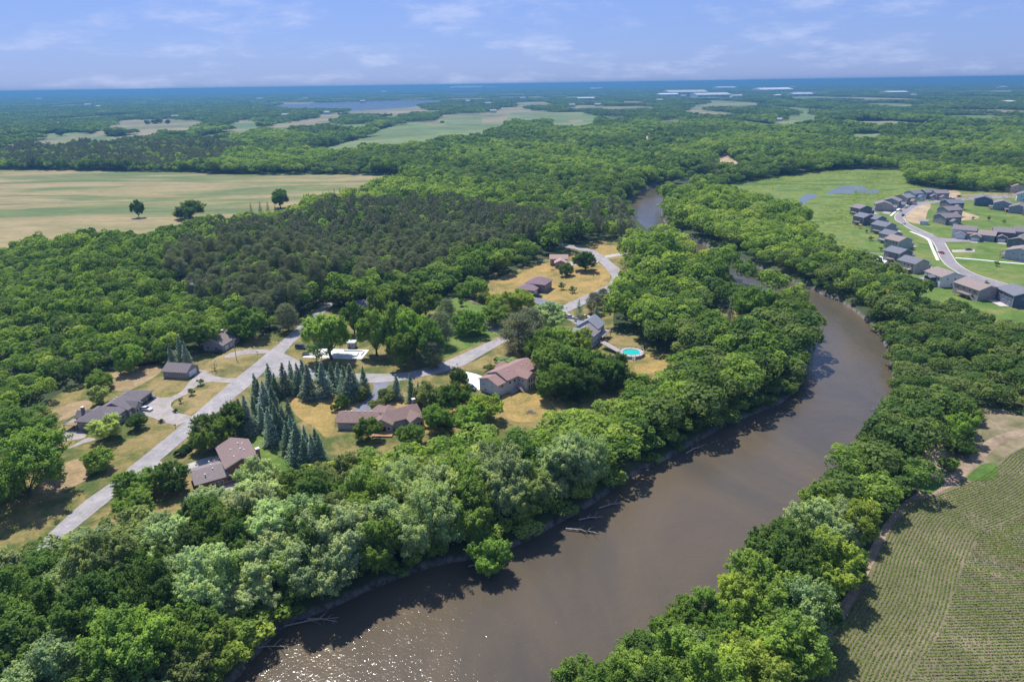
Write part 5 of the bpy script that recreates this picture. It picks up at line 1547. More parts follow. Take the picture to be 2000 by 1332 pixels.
def far_clump(seed, trees=34, Rw=32.0):
    rng = np.random.default_rng(seed)
    Pp, Dd, V = [], [], []
    for k in range(trees):
        rr = Rw * math.sqrt(rng.uniform()); a = rng.uniform(0, 6.283)
        h = rng.uniform(9, 17); r = rng.uniform(4.5, 7.5); n = 95
        d = unit(rng.normal(size=(n, 3)) + np.array([0, 0, .7])); d[:, 2] = np.abs(d[:, 2]) * 1.0 - .25
        p = d * rng.uniform(.75, 1.1, (n, 1)) * np.array([r, r, h * .5]) + np.array([math.cos(a) * rr, math.sin(a) * rr, h * .52])
        Pp.append(p); Dd.append(d + rng.normal(size=(n, 3)) * .4); V.append(np.clip(rng.normal(rng.normal(.5, .22), .12, n), 0, 1))
    return foliage_mesh('crown', np.concatenate(Pp), np.concatenate(Dd), 2.3, np.concatenate(V), rng, .85)


def kinds(prefix, meshes, mats):
    col = bpy.data.collections.new(prefix)
    for i, me in enumerate(meshes):
        me.materials.append(mats[i % len(mats)])
        o = bpy.data.objects.new(f'{prefix}_{chr(97 + i)}', me)
        col.objects.link(o)
    return col


LM = [leaf_mat('wood_leaf_green', [(0.140, 0.234, 0.058), (0.196, 0.300, 0.069), (0.263, 0.366, 0.086)]),
      leaf_mat('wood_leaf_light', [(0.202, 0.300, 0.068), (0.286, 0.396, 0.089), (0.370, 0.456, 0.110)]),
      leaf_mat('wood_leaf_dark', [(0.106, 0.180, 0.055), (0.151, 0.228, 0.065), (0.224, 0.282, 0.100)])]
PM = [leaf_mat('wood_needle', [(0.17, 0.185, 0.12), (0.21, 0.215, 0.14), (0.16, 0.20, 0.115)], .22)]
K_LEAF = kinds('leafy_kind', [far_leaf(100 + i) for i in range(6)], LM)
K_PINE = kinds('pine_kind', [far_pine(120 + i) for i in range(3)], PM)
K_FAR = kinds('clump_kind', [far_clump(140 + i) for i in range(5)], [LM[0], LM[2], LM[2]])


def scatter(name, pts, scl, col, n_kinds, label, cat):
    n = len(pts)
    me = bpy.data.meshes.new(name)
    me.vertices.add(n); me.vertices.foreach_set('co', np.asarray(pts, np.float32).ravel())
    pa = np.asarray(pts)
    fld = np.sin(pa[:, 0] / 61 + 2 * np.sin(pa[:, 1] / 140)) + np.sin(pa[:, 1] / 83 + 1.7 * np.sin(pa[:, 0] / 95)) + RNG.normal(0, .75, n)
    cls = np.where(fld > .55, 1, np.where(fld < -.75, 2, 0))
    pid = (cls + 3 * RNG.integers(0, 2, n)) % n_kinds if n_kinds == 6 else RNG.integers(0, n_kinds, n)
    for nm, ty, arr, key in (('pid', 'INT', pid.astype(np.int32), 'value'), ('spin', 'FLOAT', RNG.uniform(0, 6.283, n).astype(np.float32), 'value'),
                             ('grow', 'FLOAT_VECTOR', np.asarray(scl, np.float32).ravel(), 'vector')):
        a = me.attributes.new(nm, ty, 'POINT'); a.data.foreach_set(key, arr)
    o = link(name, me)
    ng = bpy.data.node_groups.new(name, 'GeometryNodeTree')
    ng.interface.new_socket('Geometry', in_out='INPUT', socket_type='NodeSocketGeometry')
    ng.interface.new_socket('Geometry', in_out='OUTPUT', socket_type='NodeSocketGeometry')
    nn, ll = ng.nodes.new, ng.links.new
    gi, go = nn('NodeGroupInput'), nn('NodeGroupOutput')
    ci = nn('GeometryNodeCollectionInfo'); ci.inputs['Collection'].default_value = col; ci.inputs['Separate Children'].default_value = True; ci.inputs['Reset Children'].default_value = True
    ip = nn('GeometryNodeInstanceOnPoints'); ip.inputs['Pick Instance'].default_value = True

    def named(nm, ty):
        a = nn('GeometryNodeInputNamedAttribute'); a.data_type = ty; a.inputs['Name'].default_value = nm
        return a.outputs['Attribute']
    cx_ = nn('ShaderNodeCombineXYZ'); ll(named('spin', 'FLOAT'), cx_.inputs[2])
    er = nn('FunctionNodeEulerToRotation'); ll(cx_.outputs[0], er.inputs[0])
    ll(gi.outputs[0], ip.inputs['Points']); ll(ci.outputs[0], ip.inputs['Instance']); ll(named('pid', 'INT'), ip.inputs['Instance Index'])
    ll(er.outputs[0], ip.inputs['Rotation']); ll(named('grow', 'FLOAT_VECTOR'), ip.inputs['Scale']); ll(ip.outputs[0], go.inputs[0])
    md = o.modifiers.new('grow', 'NODES'); md.node_group = ng
    return tag(o, label, cat, kind='stuff')


lf = rest[rest[:, 4] == 0]; pn = rest[rest[:, 4] == 1]
lz, pz = ground_z(lf[:, :2]), ground_z(pn[:, :2])
scatter('woodland', np.column_stack([lf[:, :2], lz - .3]), np.column_stack([lf[:, 3] / 6, lf[:, 3] / 6, lf[:, 2] / 15]) * 1.04, K_LEAF, 6, 'leafy woodland covering the middle distance on both sides of the river', 'woodland')
scatter('pine_forest', np.column_stack([pn[:, :2], pz - .3]), np.column_stack([pn[:, 3] / 3.8, pn[:, 3] / 3.8, pn[:, 2] / 19]), K_PINE, 3, 'dark pine forest stretching behind the houses', 'pine forest')
bs = []
for line in (cx, cxr):
    ln = np.asarray(line)
    seg = np.linalg.norm(np.diff(ln, axis=0), axis=1); cum = np.concatenate([[0], np.cumsum(seg)])
    u_ = np.arange(0, cum[-1], 1.7) + RNG.uniform(-1, 1, len(np.arange(0, cum[-1], 1.7)))
    pts_ = np.column_stack([np.interp(u_, cum, ln[:, k_]) for k_ in (0, 1)])
    of_ = offset(ln, 1.0) - ln
    no_ = np.column_stack([np.interp(u_, cum, of_[:, k_]) for k_ in (0, 1)])
    clumpy = np.sin(u_ / 17.0) + np.sin(u_ / 7.3 + 1) * .7 + RNG.normal(0, .5, len(u_))
    kp = (clumpy > (-.9 if line is cxr else -.75)) & ((pts_[:, 1] < 330) | (clumpy > 1.2))
    bs.append((pts_ + no_ * RNG.uniform(-.4, 4.2, (len(u_), 1)))[kp])
bs = np.concatenate(bs)
bsz = ground_z(bs)
br_ = RNG.uniform(1.8, 4.6, len(bs))
scatter('bank_scrub', np.column_stack([bs, bsz - .4]), np.column_stack([br_ / 6, br_ / 6, br_ * RNG.uniform(1.0, 1.9, len(bs)) / 15]), K_LEAF, 6, 'leafy scrub hanging over both river banks', 'scrub')
fq = hexgrid(-9000, 9000, 2100, 5200, 46, RNG); fq2 = hexgrid(-13000, 13000, 5200, 13000, 105, RNG); fq3 = hexgrid(-24000, 24000, 13000, 28000, 260, RNG)
fa = []
for qq, s in ((fq, 1.0), (fq2, 1.9), (fq3, 4.5)):
    qq = qq[in_view(qq, 100)]; qq = qq[open_ground(qq)]
    # looser cover in places: farmsteads and pasture between the woods
    n_ = np.sin(qq[:, 0] / 410 + 1.3) * np.sin(qq[:, 1] / 530 + .4) + .6 * np.sin(qq[:, 0] / 170 + qq[:, 1] / 260)
    qq = qq[(RNG.random(len(qq)) < np.clip(.86 + .35 * n_, .35, 1))]
    fa.append(np.column_stack([qq, np.full(len(qq), s)]))
fa = np.concatenate(fa)
sv = RNG.uniform(.8, 1.25, len(fa))
scatter('far_forest', np.column_stack([fa[:, :2], np.full(len(fa), -.5)]), np.column_stack([fa[:, 2] * sv, fa[:, 2] * sv, .75 + .3 * RNG.random(len(fa))]), K_FAR, 5, 'hazy forest reaching from the middle woods to the horizon', 'forest')

# ------------------------------------------------------------------ vehicles
_car = {}


def loft(prof, w0, w1, z_split):
    """closed side profile extruded across the car, drawn in a little above z_split"""
    n = len(prof)
    v = [(x, -(w1 if z > z_split else w0) / 2, z) for x, z in prof] + [(x, (w1 if z > z_split else w0) / 2, z) for x, z in prof]
    f = [tuple(range(n)), tuple(reversed(range(n, 2 * n)))] + [(i, i + n, (i + 1) % n + n, (i + 1) % n) for i in range(n)]
    me = mesh('body', v, f)
    bm = bmesh.new(); bm.from_mesh(me); bmesh.ops.recalc_face_normals(bm, faces=bm.faces)
    bmesh.ops.bevel(bm, geom=bm.edges[:], offset=.05, segments=2, affect='EDGES'); bm.to_mesh(me); bm.free()
    return me


CARS = {
    'sedan': dict(L=4.8, body=[(-2.35, .32), (-2.4, .75), (-2.2, .95), (-1.5, 1.0), (1.0, .98), (2.2, .82), (2.4, .6), (2.35, .32)], glass=[(-1.75, .97), (-1.05, 1.38), (.15, 1.40), (1.1, .96)], roof=[(-1.1, 1.375), (-.95, 1.45), (.1, 1.46), (.25, 1.385)]),
    'suv': dict(L=4.8, body=[(-2.35, .38), (-2.4, .8), (-2.3, 1.12), (1.0, 1.1), (2.2, .98), (2.4, .7), (2.35, .38)], glass=[(-2.2, 1.08), (-1.95, 1.62), (.2, 1.64), (1.1, 1.08)], roof=[(-2.05, 1.61), (-1.9, 1.72), (.1, 1.74), (.3, 1.62)]),
    'van': dict(L=5.4, body=[(-2.7, .38), (-2.7, 1.25), (1.5, 1.2), (2.5, 1.0), (2.7, .7), (2.65, .38)], glass=[(-2.55, 1.2), (-2.5, 1.85), (.9, 1.85), (1.75, 1.18)], roof=[(-2.6, 1.84), (-2.5, 2.02), (.75, 2.02), (1.0, 1.83)]),
    'pickup': dict(L=5.6, body=[(-2.75, .45), (-2.75, 1.1), (-.9, 1.12), (1.3, 1.1), (2.6, 1.0), (2.8, .75), (2.75, .45)], glass=[(-.85, 1.08), (-.7, 1.66), (.6, 1.68), (1.45, 1.08)], roof=[(-.8, 1.65), (-.65, 1.78), (.5, 1.8), (.7, 1.66)]),
}


def car(px, py, deg, kind, col, label, group=None, z=.13):
    if kind not in _car:
        d = CARS[kind]
        q = MB()
        for k in range(14):
            a, b_ = 2 * math.pi * k / 14, 2 * math.pi * (k + 1) / 14
        ty = MB().tube([(0, -.11, 0), (0, .11, 0)], [.34, .34], 14); rm = MB().tube([(0, -.118, 0), (0, .118, 0)], [.19, .19], 10)
        bed = MB().box(-2.62, -1.02, -.72, .72, 1.13, 1.16).mesh('bed') if kind == 'pickup' else None
        _car[kind] = (loft(d['body'], 1.86, 1.80, .8), loft(d['glass'], 1.68, 1.36, 1.3), loft(d['roof'], 1.40, 1.34, 1.42), ty.mesh('tyre'), rm.mesh('rim'),
                      MB().box(-.03, .03, -.22, .22, -.08, .08).mesh('headlight'), bed)
    b_, g_, r_, ty, rm, hl, bed = _car[kind]
    d = CARS[kind]
    O = G(px, py, .5)
    e = tag(empty({'suv': 'parked_suv', 'van': 'parked_van', 'pickup': 'pickup_truck'}.get(kind, 'parked_car'), (O[0], O[1], z), R(deg)), label, 'truck' if kind == 'pickup' else 'van' if kind == 'van' else 'car', group)
    for nm, me, mt, c_ in (('body', b_, 'paint', col), ('window', g_, 'glass', None), ('roof', r_, 'paint', col)):
        o = link(nm, me, M[mt], e)
        if c_: o.color = (*c_, 1)
    if bed: link('truck_bed', bed, M['rubber'], e)
    wx = d['L'] * .305
    for sx in (-1, 1):
        for sy in (-1, 1):
            w_ = link('wheel', ty, M['rubber'], e, (sx * wx, sy * .84, .34)); link('rim', rm, M['metal'], w_)
        link('headlight', hl, M['lamp'], e, (d['L'] / 2 - .02, sx * .62, .72))
    return e


WHT, BLK, SIL, NAVY, RED, GRY = (.78, .79, .8), (.03, .03, .035), (.45, .47, .5), (.05, .09, .22), (.35, .05, .06), (.22, .23, .25)
car(286, 799, -17, 'sedan', (.74, .79, .86), 'white sedan parked on the drive of the grey ranch house', z=.11)
car(292, 776, -5, 'suv', GRY, 'grey car parked at the garage corner of the grey ranch house', z=.11)
car(283, 771, -5, 'suv', WHT, 'white car tucked behind the grey one at the ranch garage', z=.11)
car(396, 815, ang((340, 870), (450, 770)), 'suv', NAVY, 'dark blue car on the long road half under a tree')
car(588, 679, -12, 'van', (.05, .07, .13), 'dark navy minivan on the dry lawn beside the white slab', z=.08)
car(606, 632, ang((560, 680), (620, 615)), 'van', WHT, 'white van on the long road beside the tall cottonwood')
car(424, 688, 8, 'sedan', BLK, 'black car in the shade by the hidden house', z=.11)
car(919, 758, -40, 'van', (.10, .11, .15), 'dark van on the white concrete drive', z=.11)
car(1051, 579, -25, 'suv', BLK, 'black car on the drive of the mauve hip-roofed house', z=.11)
car(1112, 620, -20, 'pickup', (.62, .64, .68), 'silver pickup on the drive of the blue house', z=.11)
car(1131, 627, -25, 'suv', WHT, 'white car behind the pickup by the blue house', z=.11)
car(1143, 619, -20, 'sedan', (.72, .70, .70), 'pale car nearest the wall of the blue house', z=.11)
car(1057, 512, -8, 'sedan', GRY, 'grey car at the wood edge left of the small tan house', z=.08)
STG = 'cars on the estate street'
for (px, py, kd, c_, lb) in [(1778, 400, 'suv', BLK, 'dark car highest on the estate street'), (1774, 403, 'sedan', WHT, 'white car second from the top of the estate street'), (1768, 406, 'suv', WHT, 'white car third from the top of the estate street'),
                             (1759, 412, 'suv', SIL, 'silver car on the outer side of the estate street bend'), (1764, 421, 'suv', BLK, 'dark car on the inner side of the estate street bend'), (1765, 437, 'sedan', WHT, 'white car parked below the estate street bend')]:
    car(px, py, ang((1755, 415), (1790, 398)), kd, c_, lb, STG)
car(1838, 494, 100, 'sedan', RED, 'red car driving down the estate street', STG)
car(1892, 488, 5, 'suv', GRY, 'grey car on the short drive right of the estate street', STG, .11)
for (px, py, c_, lb) in [(1846, 386, BLK, 'dark car on the sandy lot, leftmost of its row'), (1856, 388, SIL, 'silver car in the middle of the sandy lot row'), (1862, 390, NAVY, 'blue car at the front of the sandy lot row'), (1873, 384, RED, 'red truck at the right of the sandy lot')]:
    car(px, py, 20, 'suv', c_, lb, 'cars on the sandy lot', .09)

# ------------------------------------------------------------------ pool, slab and garden things
def P3(px, py, z=0.0):
    x, y = G(px, py, z)
    return x, y, z


O = G(1233, 688, 1.2)
e = tag(empty('swimming_pool', (O[0], O[1], .04), 0), 'round above-ground pool with turquoise water and grey surrounding deck', 'pool')
n = 36
cs_ = [(math.cos(2 * math.pi * k / n), math.sin(2 * math.pi * k / n)) for k in range(n)]
Rw, Rd = 3.75, 5.5
v = [(c_ * Rw, s_ * Rw, 1.3) for c_, s_ in cs_] + [(c_ * Rd, s_ * Rd, 1.3) for c_, s_ in cs_] + [(c_ * Rw, s_ * Rw, 1.12) for c_, s_ in cs_] + [(c_ * Rd, s_ * Rd, 1.12) for c_, s_ in cs_]
f = []
for k in range(n):
    j = (k + 1) % n
    f += [(k, k + n, j + n, j), (k + n, k + 3 * n, j + 3 * n, j + n), (k, j, j + 2 * n, k + 2 * n), (k + 2 * n, j + 2 * n, j + 3 * n, k + 3 * n)]
link('deck', mesh('deck', v, f), M['wood'], e).color = (.47, .44, .45, 1)
v = [(c_ * Rw * .985, s_ * Rw * .985, z_) for z_ in (0, 1.36) for c_, s_ in cs_]
link('pool_wall', mesh('pool_wall', v, [(k, (k + 1) % n, (k + 1) % n + n, k + n) for k in range(n)]), M['trim'], e)
link('water', mesh('water', [(c_ * Rw * .98, s_ * Rw * .98, 1.05) for c_, s_ in cs_], [tuple(range(n))]), M['pool'], e)
for k in range(0, n, 2):
    c_, s_ = cs_[k]
    MB().box(c_ * Rd * .97 - .06, c_ * Rd * .97 + .06, s_ * Rd * .97 - .06, s_ * Rd * .97 + .06, 0, 2.3).build('post', M['wood'], e, (.5, .48, .5))
v = [(c_ * r_, s_ * r_, z_) for r_, z_ in ((Rd * .96, 2.2), (Rd * .985, 2.2), (Rd * .985, 2.32), (Rd * .96, 2.32)) for c_, s_ in cs_]
link('railing', mesh('railing', v, [(k + a * n, (k + 1) % n + a * n, (k + 1) % n + ((a + 1) % 4) * n, k + ((a + 1) % 4) * n) for a in range(4) for k in range(n)]), M['wood'], e).color = (.52, .5, .52, 1)
v = [(c_ * Rd * .99, s_ * Rd * .99, z_) for z_ in (.02, 1.1) for c_, s_ in cs_]
link('skirting', mesh('skirting', v, [(k, (k + 1) % n, (k + 1) % n + n, k + n) for k in range(n)]), M['wood'], e).color = (.40, .37, .40, 1)
l_ = MB()
for k in range(5): l_.box(-.5, .5, -Rd - .35 - .22 * k, -Rd - .15 - .22 * k, 0, 1.2 - .24 * k)
l_.box(-.62, -.5, -Rd - 1.3, -Rd, 0, 2.0).box(.5, .62, -Rd - 1.3, -Rd, 0, 2.0)
l_.build('ladder', M['trim'], e)
a_, b_ = Vector((-5.0, 1.2, 1.3)), Vector((-11.5, 9.5, 2.7))
d_ = (b_ - a_); w_ = Vector((-d_.y, d_.x, 0)).normalized() * 1.5
wk = MB().add([tuple(a_ - w_), tuple(a_ + w_), tuple(b_ + w_), tuple(b_ - w_), tuple(a_ - w_ - Vector((0, 0, .2))), tuple(a_ + w_ - Vector((0, 0, .2))), tuple(b_ + w_ - Vector((0, 0, .2))), tuple(b_ - w_ - Vector((0, 0, .2)))],
              [(0, 1, 2, 3), (4, 7, 6, 5), (0, 4, 5, 1), (1, 5, 6, 2), (2, 6, 7, 3), (3, 7, 4, 0)])
wo_ = wk.build('walkway', M['wood'], e, (.44, .38, .36))
for sgn in (-1, 1):
    q_ = MB()
    q_.tube([tuple(a_ + w_ * sgn + Vector((0, 0, 1))), tuple(b_ + w_ * sgn + Vector((0, 0, 1)))], [.05, .05], 5)
    for k in range(9):
        p_ = a_ + d_ * (k / 8) + w_ * sgn
        q_.tube([tuple(p_ - Vector((0, 0, p_.z))), tuple(p_ + Vector((0, 0, 1)))], [.04, .04], 5)
    q_.build('railing', M['wood'], wo_, (.55, .5, .48))

# building slab
O = G(*[550 + 300 / 7.4, 560 + 1030 / 7.4])
e = tag(empty('building_slab', (O[0], O[1], .03), R(-6)), 'white concrete building slab with low foundation walls beside the road', 'slab')
MB().box(0, 27, 0, 11, -.2, .22).build('slab', M['slab'], e)
for i_, (x0, x1, y0, y1, z1) in enumerate([(14.5, 24, 2.2, 2.7, 1.0), (23.4, 23.9, 2.75, 6.4, 1.0), (16, 25.5, 8.6, 9.1, .9), (9, 9.5, 5.2, 9, .8), (25.2, 25.7, 4, 8.5, .9)]):
    MB().box(x0, x1, y0, y1, .225, z1).build('foundation_wall', M['slab'], e)
O = G(614, 680)
e = tag(empty('site_container', (O[0], O[1], .28), R(-6)), 'long dark green container on the white slab', 'container')
MB().box(-.2, 8, 0, 2.2, 0, 1.9).build('wall', M['siding'], e, (.06, .075, .075)); MB().box(-.3, 8.1, -.1, 2.3, 1.903, 2.02).build('lid', M['siding'], e, (.09, .10, .10))
for k in range(7): MB().box(.6 + k * 1.1, .75 + k * 1.1, -.1, -.01, .1, 1.85).build('rib', M['siding'], e, (.05, .06, .06))
O = G(679, 681)
e = tag(empty('site_hut', (O[0], O[1], .28), R(-6)), 'small grey hut with white roof on the slab', 'hut')
MB().box(0, 3.4, 0, 3, 0, 2.6).build('wall', M['siding'], e, (.33, .36, .40)); MB().box(-.3, 3.7, -.3, 3.3, 2.61, 2.8).build('roof', M['trim'], e)
MB().box(.5, 1.4, -.06, .02, 0, 2.0).build('door', M['glass'], e); MB().box(1.9, 3.0, -.06, .02, 1.0, 1.9).build('window', M['glass'], e)
O = G(597, 694)
e = tag(empty('utility_trailer', (O[0], O[1], .06), R(5)), 'small dark open trailer at the corner of the white slab', 'trailer')
MB().box(-1.5, 1.5, -.9, .9, .55, .65).build('bed', M['rubber'], e)
for sy in (-1, 1): MB().box(-1.5, 1.5, sy * .9 - .04, sy * .9 + .04, .66, 1.1).build('side_board', M['deadwood'], e)
for sy in (-1, 1): MB().tube([(0, sy * 1.0 - .1, .34), (0, sy * 1.0 + .1, .34)], [.34, .34], 12).build('wheel', M['rubber'], e)
MB().tube([(1.5, 0, .5), (2.8, 0, .45)], [.05, .05], 6).build('drawbar', M['metal'], e)


def boulder_bed(px, py, lb):
    O = G(px, py)
    e = tag(empty('stone_planter', (O[0], O[1], .05), 0), lb, 'planter')
    rr = random.Random(int(px))
    for k in range(7):
        a = k * .9; r_ = rr.uniform(.3, .55); x, y = math.cos(a) * 1.1, math.sin(a) * .8
        v, f = [], []
        bm = bmesh.new(); bmesh.ops.create_icosphere(bm, subdivisions=1, radius=r_)
        for q_ in bm.verts: q_.co *= rr.uniform(.75, 1.2); q_.co.z *= .8; q_.co += Vector((x, y, r_ * .4))
        me = bpy.data.meshes.new('stone'); bm.to_mesh(me); bm.free()
        link('stone', me, M['stone'], e).color = (.36, .34, .32, 1)
    c_ = link('plant', PROTO['shrub'][0][0], None, e, (0, 0, .1)); c_.scale = (.5, .5, .35); c_.color = (.10, .16, .06, 1)


boulder_bed(344, 805, 'ring of boulders with plants on the road side of the curved drive')
boulder_bed(316, 825, 'ring of boulders with plants on the house side of the curved drive')


def mailbox(px, py, lb, deg=0):
    O = G(px, py)
    e = tag(empty('mailbox', (O[0], O[1], .05), R(deg)), lb, 'mailbox', 'roadside mailboxes')
    MB().box(-.06, .06, -.06, .06, -.1, 1.1).build('post', M['deadwood'], e)
    MB().tube([(-.3, 0, 1.25), (.3, 0, 1.25)], [.17, .17], 10).build('box', M['rubber'], e)
    MB().box(-.3, -.26, .17, .2, 1.2, 1.5).build('flag', M['paint'], e, (.5, .05, .04))


mailbox(343, 836, 'mailbox at the mouth of the curved drive')
mailbox(893, 717, 'mailbox on the side road above the white concrete drive')
mailbox(503, 693, 'mailbox by the shaded drive of the hidden house')
mailbox(545, 671, 'mailbox on the long road above the hidden house drive')
mailbox(1107, 606, 'mailbox at the mouth of the blue house drive')

# utility pole
O = G(462, 702)
e = tag(empty('utility_pole', (O[0], O[1], 0), R(40)), 'wooden utility pole by the hidden house drive', 'pole')
MB().tube([(0, 0, -.5), (0, 0, 10)], [.16, .11], 8).build('pole', M['deadwood'], e)
MB().box(-1.2, 1.2, -.07, .07, 9.2, 9.35).build('crossarm', M['deadwood'], e)
for x in (-1.0, 0.45, 1.0): MB().tube([(x, 0, 9.36), (x, 0, 9.6)], [.06, .05], 6).build('insulator', M['trim'], e)
MB().tube([(0, -.32, 8.2), (0, -.32, 9.0)], [.22, .22], 10).build('transformer', M['metal'], e)

# parasol and chairs on the ranch terrace
O = G(746, 831, 1)
e = tag(empty('patio_umbrella', (O[0], O[1], .05), 0), 'white patio umbrella at the left of the ranch house terrace', 'umbrella')
MB().tube([(0, 0, 0), (0, 0, 2.5)], [.03, .03], 6).build('pole', M['metal'], e)
MB().add([(math.cos(k * .785) * 1.5, math.sin(k * .785) * 1.5, 2.05) for k in range(8)] + [(0, 0, 2.6)], [(k, (k + 1) % 8, 8) for k in range(8)]).build('canopy', M['slab'], e)
MB().tube([(0, 0, 0), (0, 0, .08)], [.3, .3], 10).build('base', M['rubber'], e)
for i_, (px, py, lb) in enumerate([(743, 836, 'white garden chair under the patio umbrella'), (779, 829, 'pale garden chair at the right of the ranch terrace')]):
    O = G(px, py)
    e = tag(empty('garden_chair', (O[0], O[1], .06), i_ * 2.0), lb, 'chair')
    MB().box(-.28, .28, -.28, .28, .42, .48).build('seat', M['trim'], e); MB().box(-.28, .28, .24, .3, .485, 1.0).build('backrest', M['trim'], e)
    for sx in (-1, 1):
        for sy in (-1, 1): MB().box(sx * .25 - .03, sx * .25 + .03, sy * .25 - .03, sy * .25 + .03, 0, .418).build('leg', M['trim'], e)

# garden sheds, swing set, beds
def shed(px, py, w, d, hh, wall, roof, lb, deg=0, cat='shed'):
    O = G(px, py)
    h = House('garden_shed', lb, O[0], O[1], deg, wall, roof, cat=cat)
    h.block(0, w, 0, d, hh, 'x', hh * .45, .2)
    h.door((0, 0, 0), w * .4, .9, hh * .8)
    h.win((0, 0, 0), w * .78, hh * .45, .5, .5)
    return h


shed(884, 638, 3.4, 3.0, 2.4, (.36, .48, .56), (.40, .50, .56), 'pale blue shed beside the round shade tree', 15)
shed(958, 598, 3.0, 3.0, 2.4, (.72, .72, .73), (.75, .75, .75), 'white shed among the trees left of the yellow-green ones', 10)
shed(1796, 439, 6, 4, 2.6, (.70, .70, .70), (.38, .38, .42), 'small white shed on the lawn below the porch-framed grey house', -20)
shed(1976, 496, 3.2, 3.2, 2.2, (.05, .06, .08), (.08, .085, .1), 'small dark shed behind the blue-grey house', 30)


def swing_set(px, py, lb, col, deg):
    O = G(px, py)
    e = tag(empty('swing_set', (O[0], O[1], .06), R(deg)), lb, 'swing set', 'garden playsets')
    for sx in (-1.6, 1.6):
        for sy in (-.9, .9): MB().tube([(sx, sy, 0), (sx, 0, 2.6)], [.07, .07], 5).build('leg', M['wood'], e, col)
    MB().tube([(-1.7, 0, 2.6), (3.2, 0, 2.6)], [.08, .08], 6).build('beam', M['wood'], e, col)
    MB().box(1.7, 3.2, -.8, .8, 1.4, 1.5).build('platform', M['wood'], e, col)
    for sx in (1.75, 3.15):
        for sy in (-.75, .75): MB().box(sx - .05, sx + .05, sy - .05, sy + .05, 0, 3.0).build('post', M['wood'], e, col)
    MB().add([(1.5, -1, 3.0), (3.4, -1, 3.0), (3.4, 1, 3.0), (1.5, 1, 3.0), (1.5, 0, 3.7), (3.4, 0, 3.7)], [(0, 1, 5, 4), (2, 3, 4, 5), (0, 4, 3), (1, 2, 5)]).build('canopy', M['paint'], e, (.65, .42, .10))
    MB().add([(3.2, -.3, 1.45), (3.2, .3, 1.45), (5.2, .3, .15), (5.2, -.3, .15)], [(0, 1, 2, 3)]).build('slide', M['paint'], e, (.7, .5, .1))
    for x in (-.8, .5):
        MB().box(x - .25, x + .25, -.1, .1, .5, .55).build('swing_seat', M['rubber'], e)
        for dx_ in (-.22, .22): MB().tube([(x + dx_, 0, .55), (x + dx_, 0, 2.55)], [.015, .015], 4).build('chain', M['metal'], e)


swing_set(961, 546, 'wooden swing set at the left end of the golden lawn', (.42, .30, .18), 30)
swing_set(1673, 447, 'yellow playset behind the foremost charcoal house', (.55, .33, .12), 10)
swing_set(1682, 503, 'yellow playset beside the white paved court', (.55, .33, .12), 60)
for i_, (px, py, lb) in enumerate([(912, 585, 'sandy garden bed on the green lawn, top left of three'), (921, 589, 'sandy garden bed on the green lawn, middle of three'), (932, 594, 'brown garden bed on the green lawn, lowest of three')]):
    O = G(px, py)
    e = tag(empty('garden_bed', (O[0], O[1], .05), R(-30)), lb, 'garden bed', 'garden beds')
    MB().box(-2.2, 2.2, -1.1, 1.1, 0, .22).build('soil', M['sand'] if i_ < 2 else M['mulch'], e)
    for (x0, x1, y0, y1) in ((-2.3, 2.3, -1.2, -1.11), (-2.3, 2.3, 1.11, 1.2), (-2.3, -2.21, -1.1, 1.1), (2.21, 2.3, -1.1, 1.1)): MB().box(x0, x1, y0, y1, 0, .3).build('edge_board', M['deadwood'], e)

# clipped hedge by the brick house: one long leafy body
ln = np.array(smooth(GP([(349, 893), (366, 879), (388, 862)]), 6, False)); n = 9000
seg = np.linalg.norm(np.diff(ln, axis=0), axis=1); cum = np.concatenate([[0], np.cumsum(seg)])
rg = np.random.default_rng(5); u_ = rg.uniform(0, cum[-1], n); a_ = rg.uniform(-.1, math.pi + .1, n)
pt = np.column_stack([np.interp(u_, cum, ln[:, 0]), np.interp(u_, cum, ln[:, 1])])
sd = np.array([-(ln[-1] - ln[0])[1], (ln[-1] - ln[0])[0]]); sd = sd / np.linalg.norm(sd)
rr = 1.55 + .22 * np.sin(u_ * 1.9) + .12 * np.sin(u_ * 4.3 + 1) + rg.normal(0, .1, n)
pp = np.column_stack([pt + sd * (np.cos(a_) * rr)[:, None], .5 + np.sin(a_) * rr * .95])
nn_ = np.column_stack([sd * np.cos(a_)[:, None], np.sin(a_)]) + rg.normal(size=(n, 3)) * .4
me = foliage_mesh('foliage', pp, nn_, .34, np.clip(rg.normal(.45, .2, n), 0, 1), rg); me.materials.append(M['leaf'])
e = tag(empty('hedge', (0, 0, 0)), 'long rounded dark hedge between the road and the brick house', 'hedge')
o = link('foliage', me, None, e); o.color = (.075, .14, .065, 1)
q_ = MB()
for k in range(0, len(ln), 2): q_.tube([(ln[k][0], ln[k][1], -.1), (ln[k][0], ln[k][1], 1.6)], [.09, .04], 5)
o = q_.build('stems', M['bark'], e)

# driftwood and dead trunks along the banks
def log(px, py, lb, L, deg, rad=.22, z=WZ + .5, fork=True):
    O = G(px, py, z)
    e = tag(empty('fallen_log', (O[0], O[1], z), R(deg)), lb, 'log', 'fallen logs along the river')
    MB().tube([(0, 0, 0), (L * .5, .3, .15), (L, .1, -.15)], [rad, rad * .8, rad * .4], 7).build('stem', M['deadwood'], e)
    if fork:
        for k in range(4):
            x = L * (.35 + .15 * k); s_ = (-1) ** k
            MB().tube([(x, .2, .1), (x + L * .13, s_ * L * .12, .5 + .2 * k), (x + L * .2, s_ * L * .2, .6)], [rad * .4, rad * .25, .03], 5).build('branch', M['deadwood'], e)


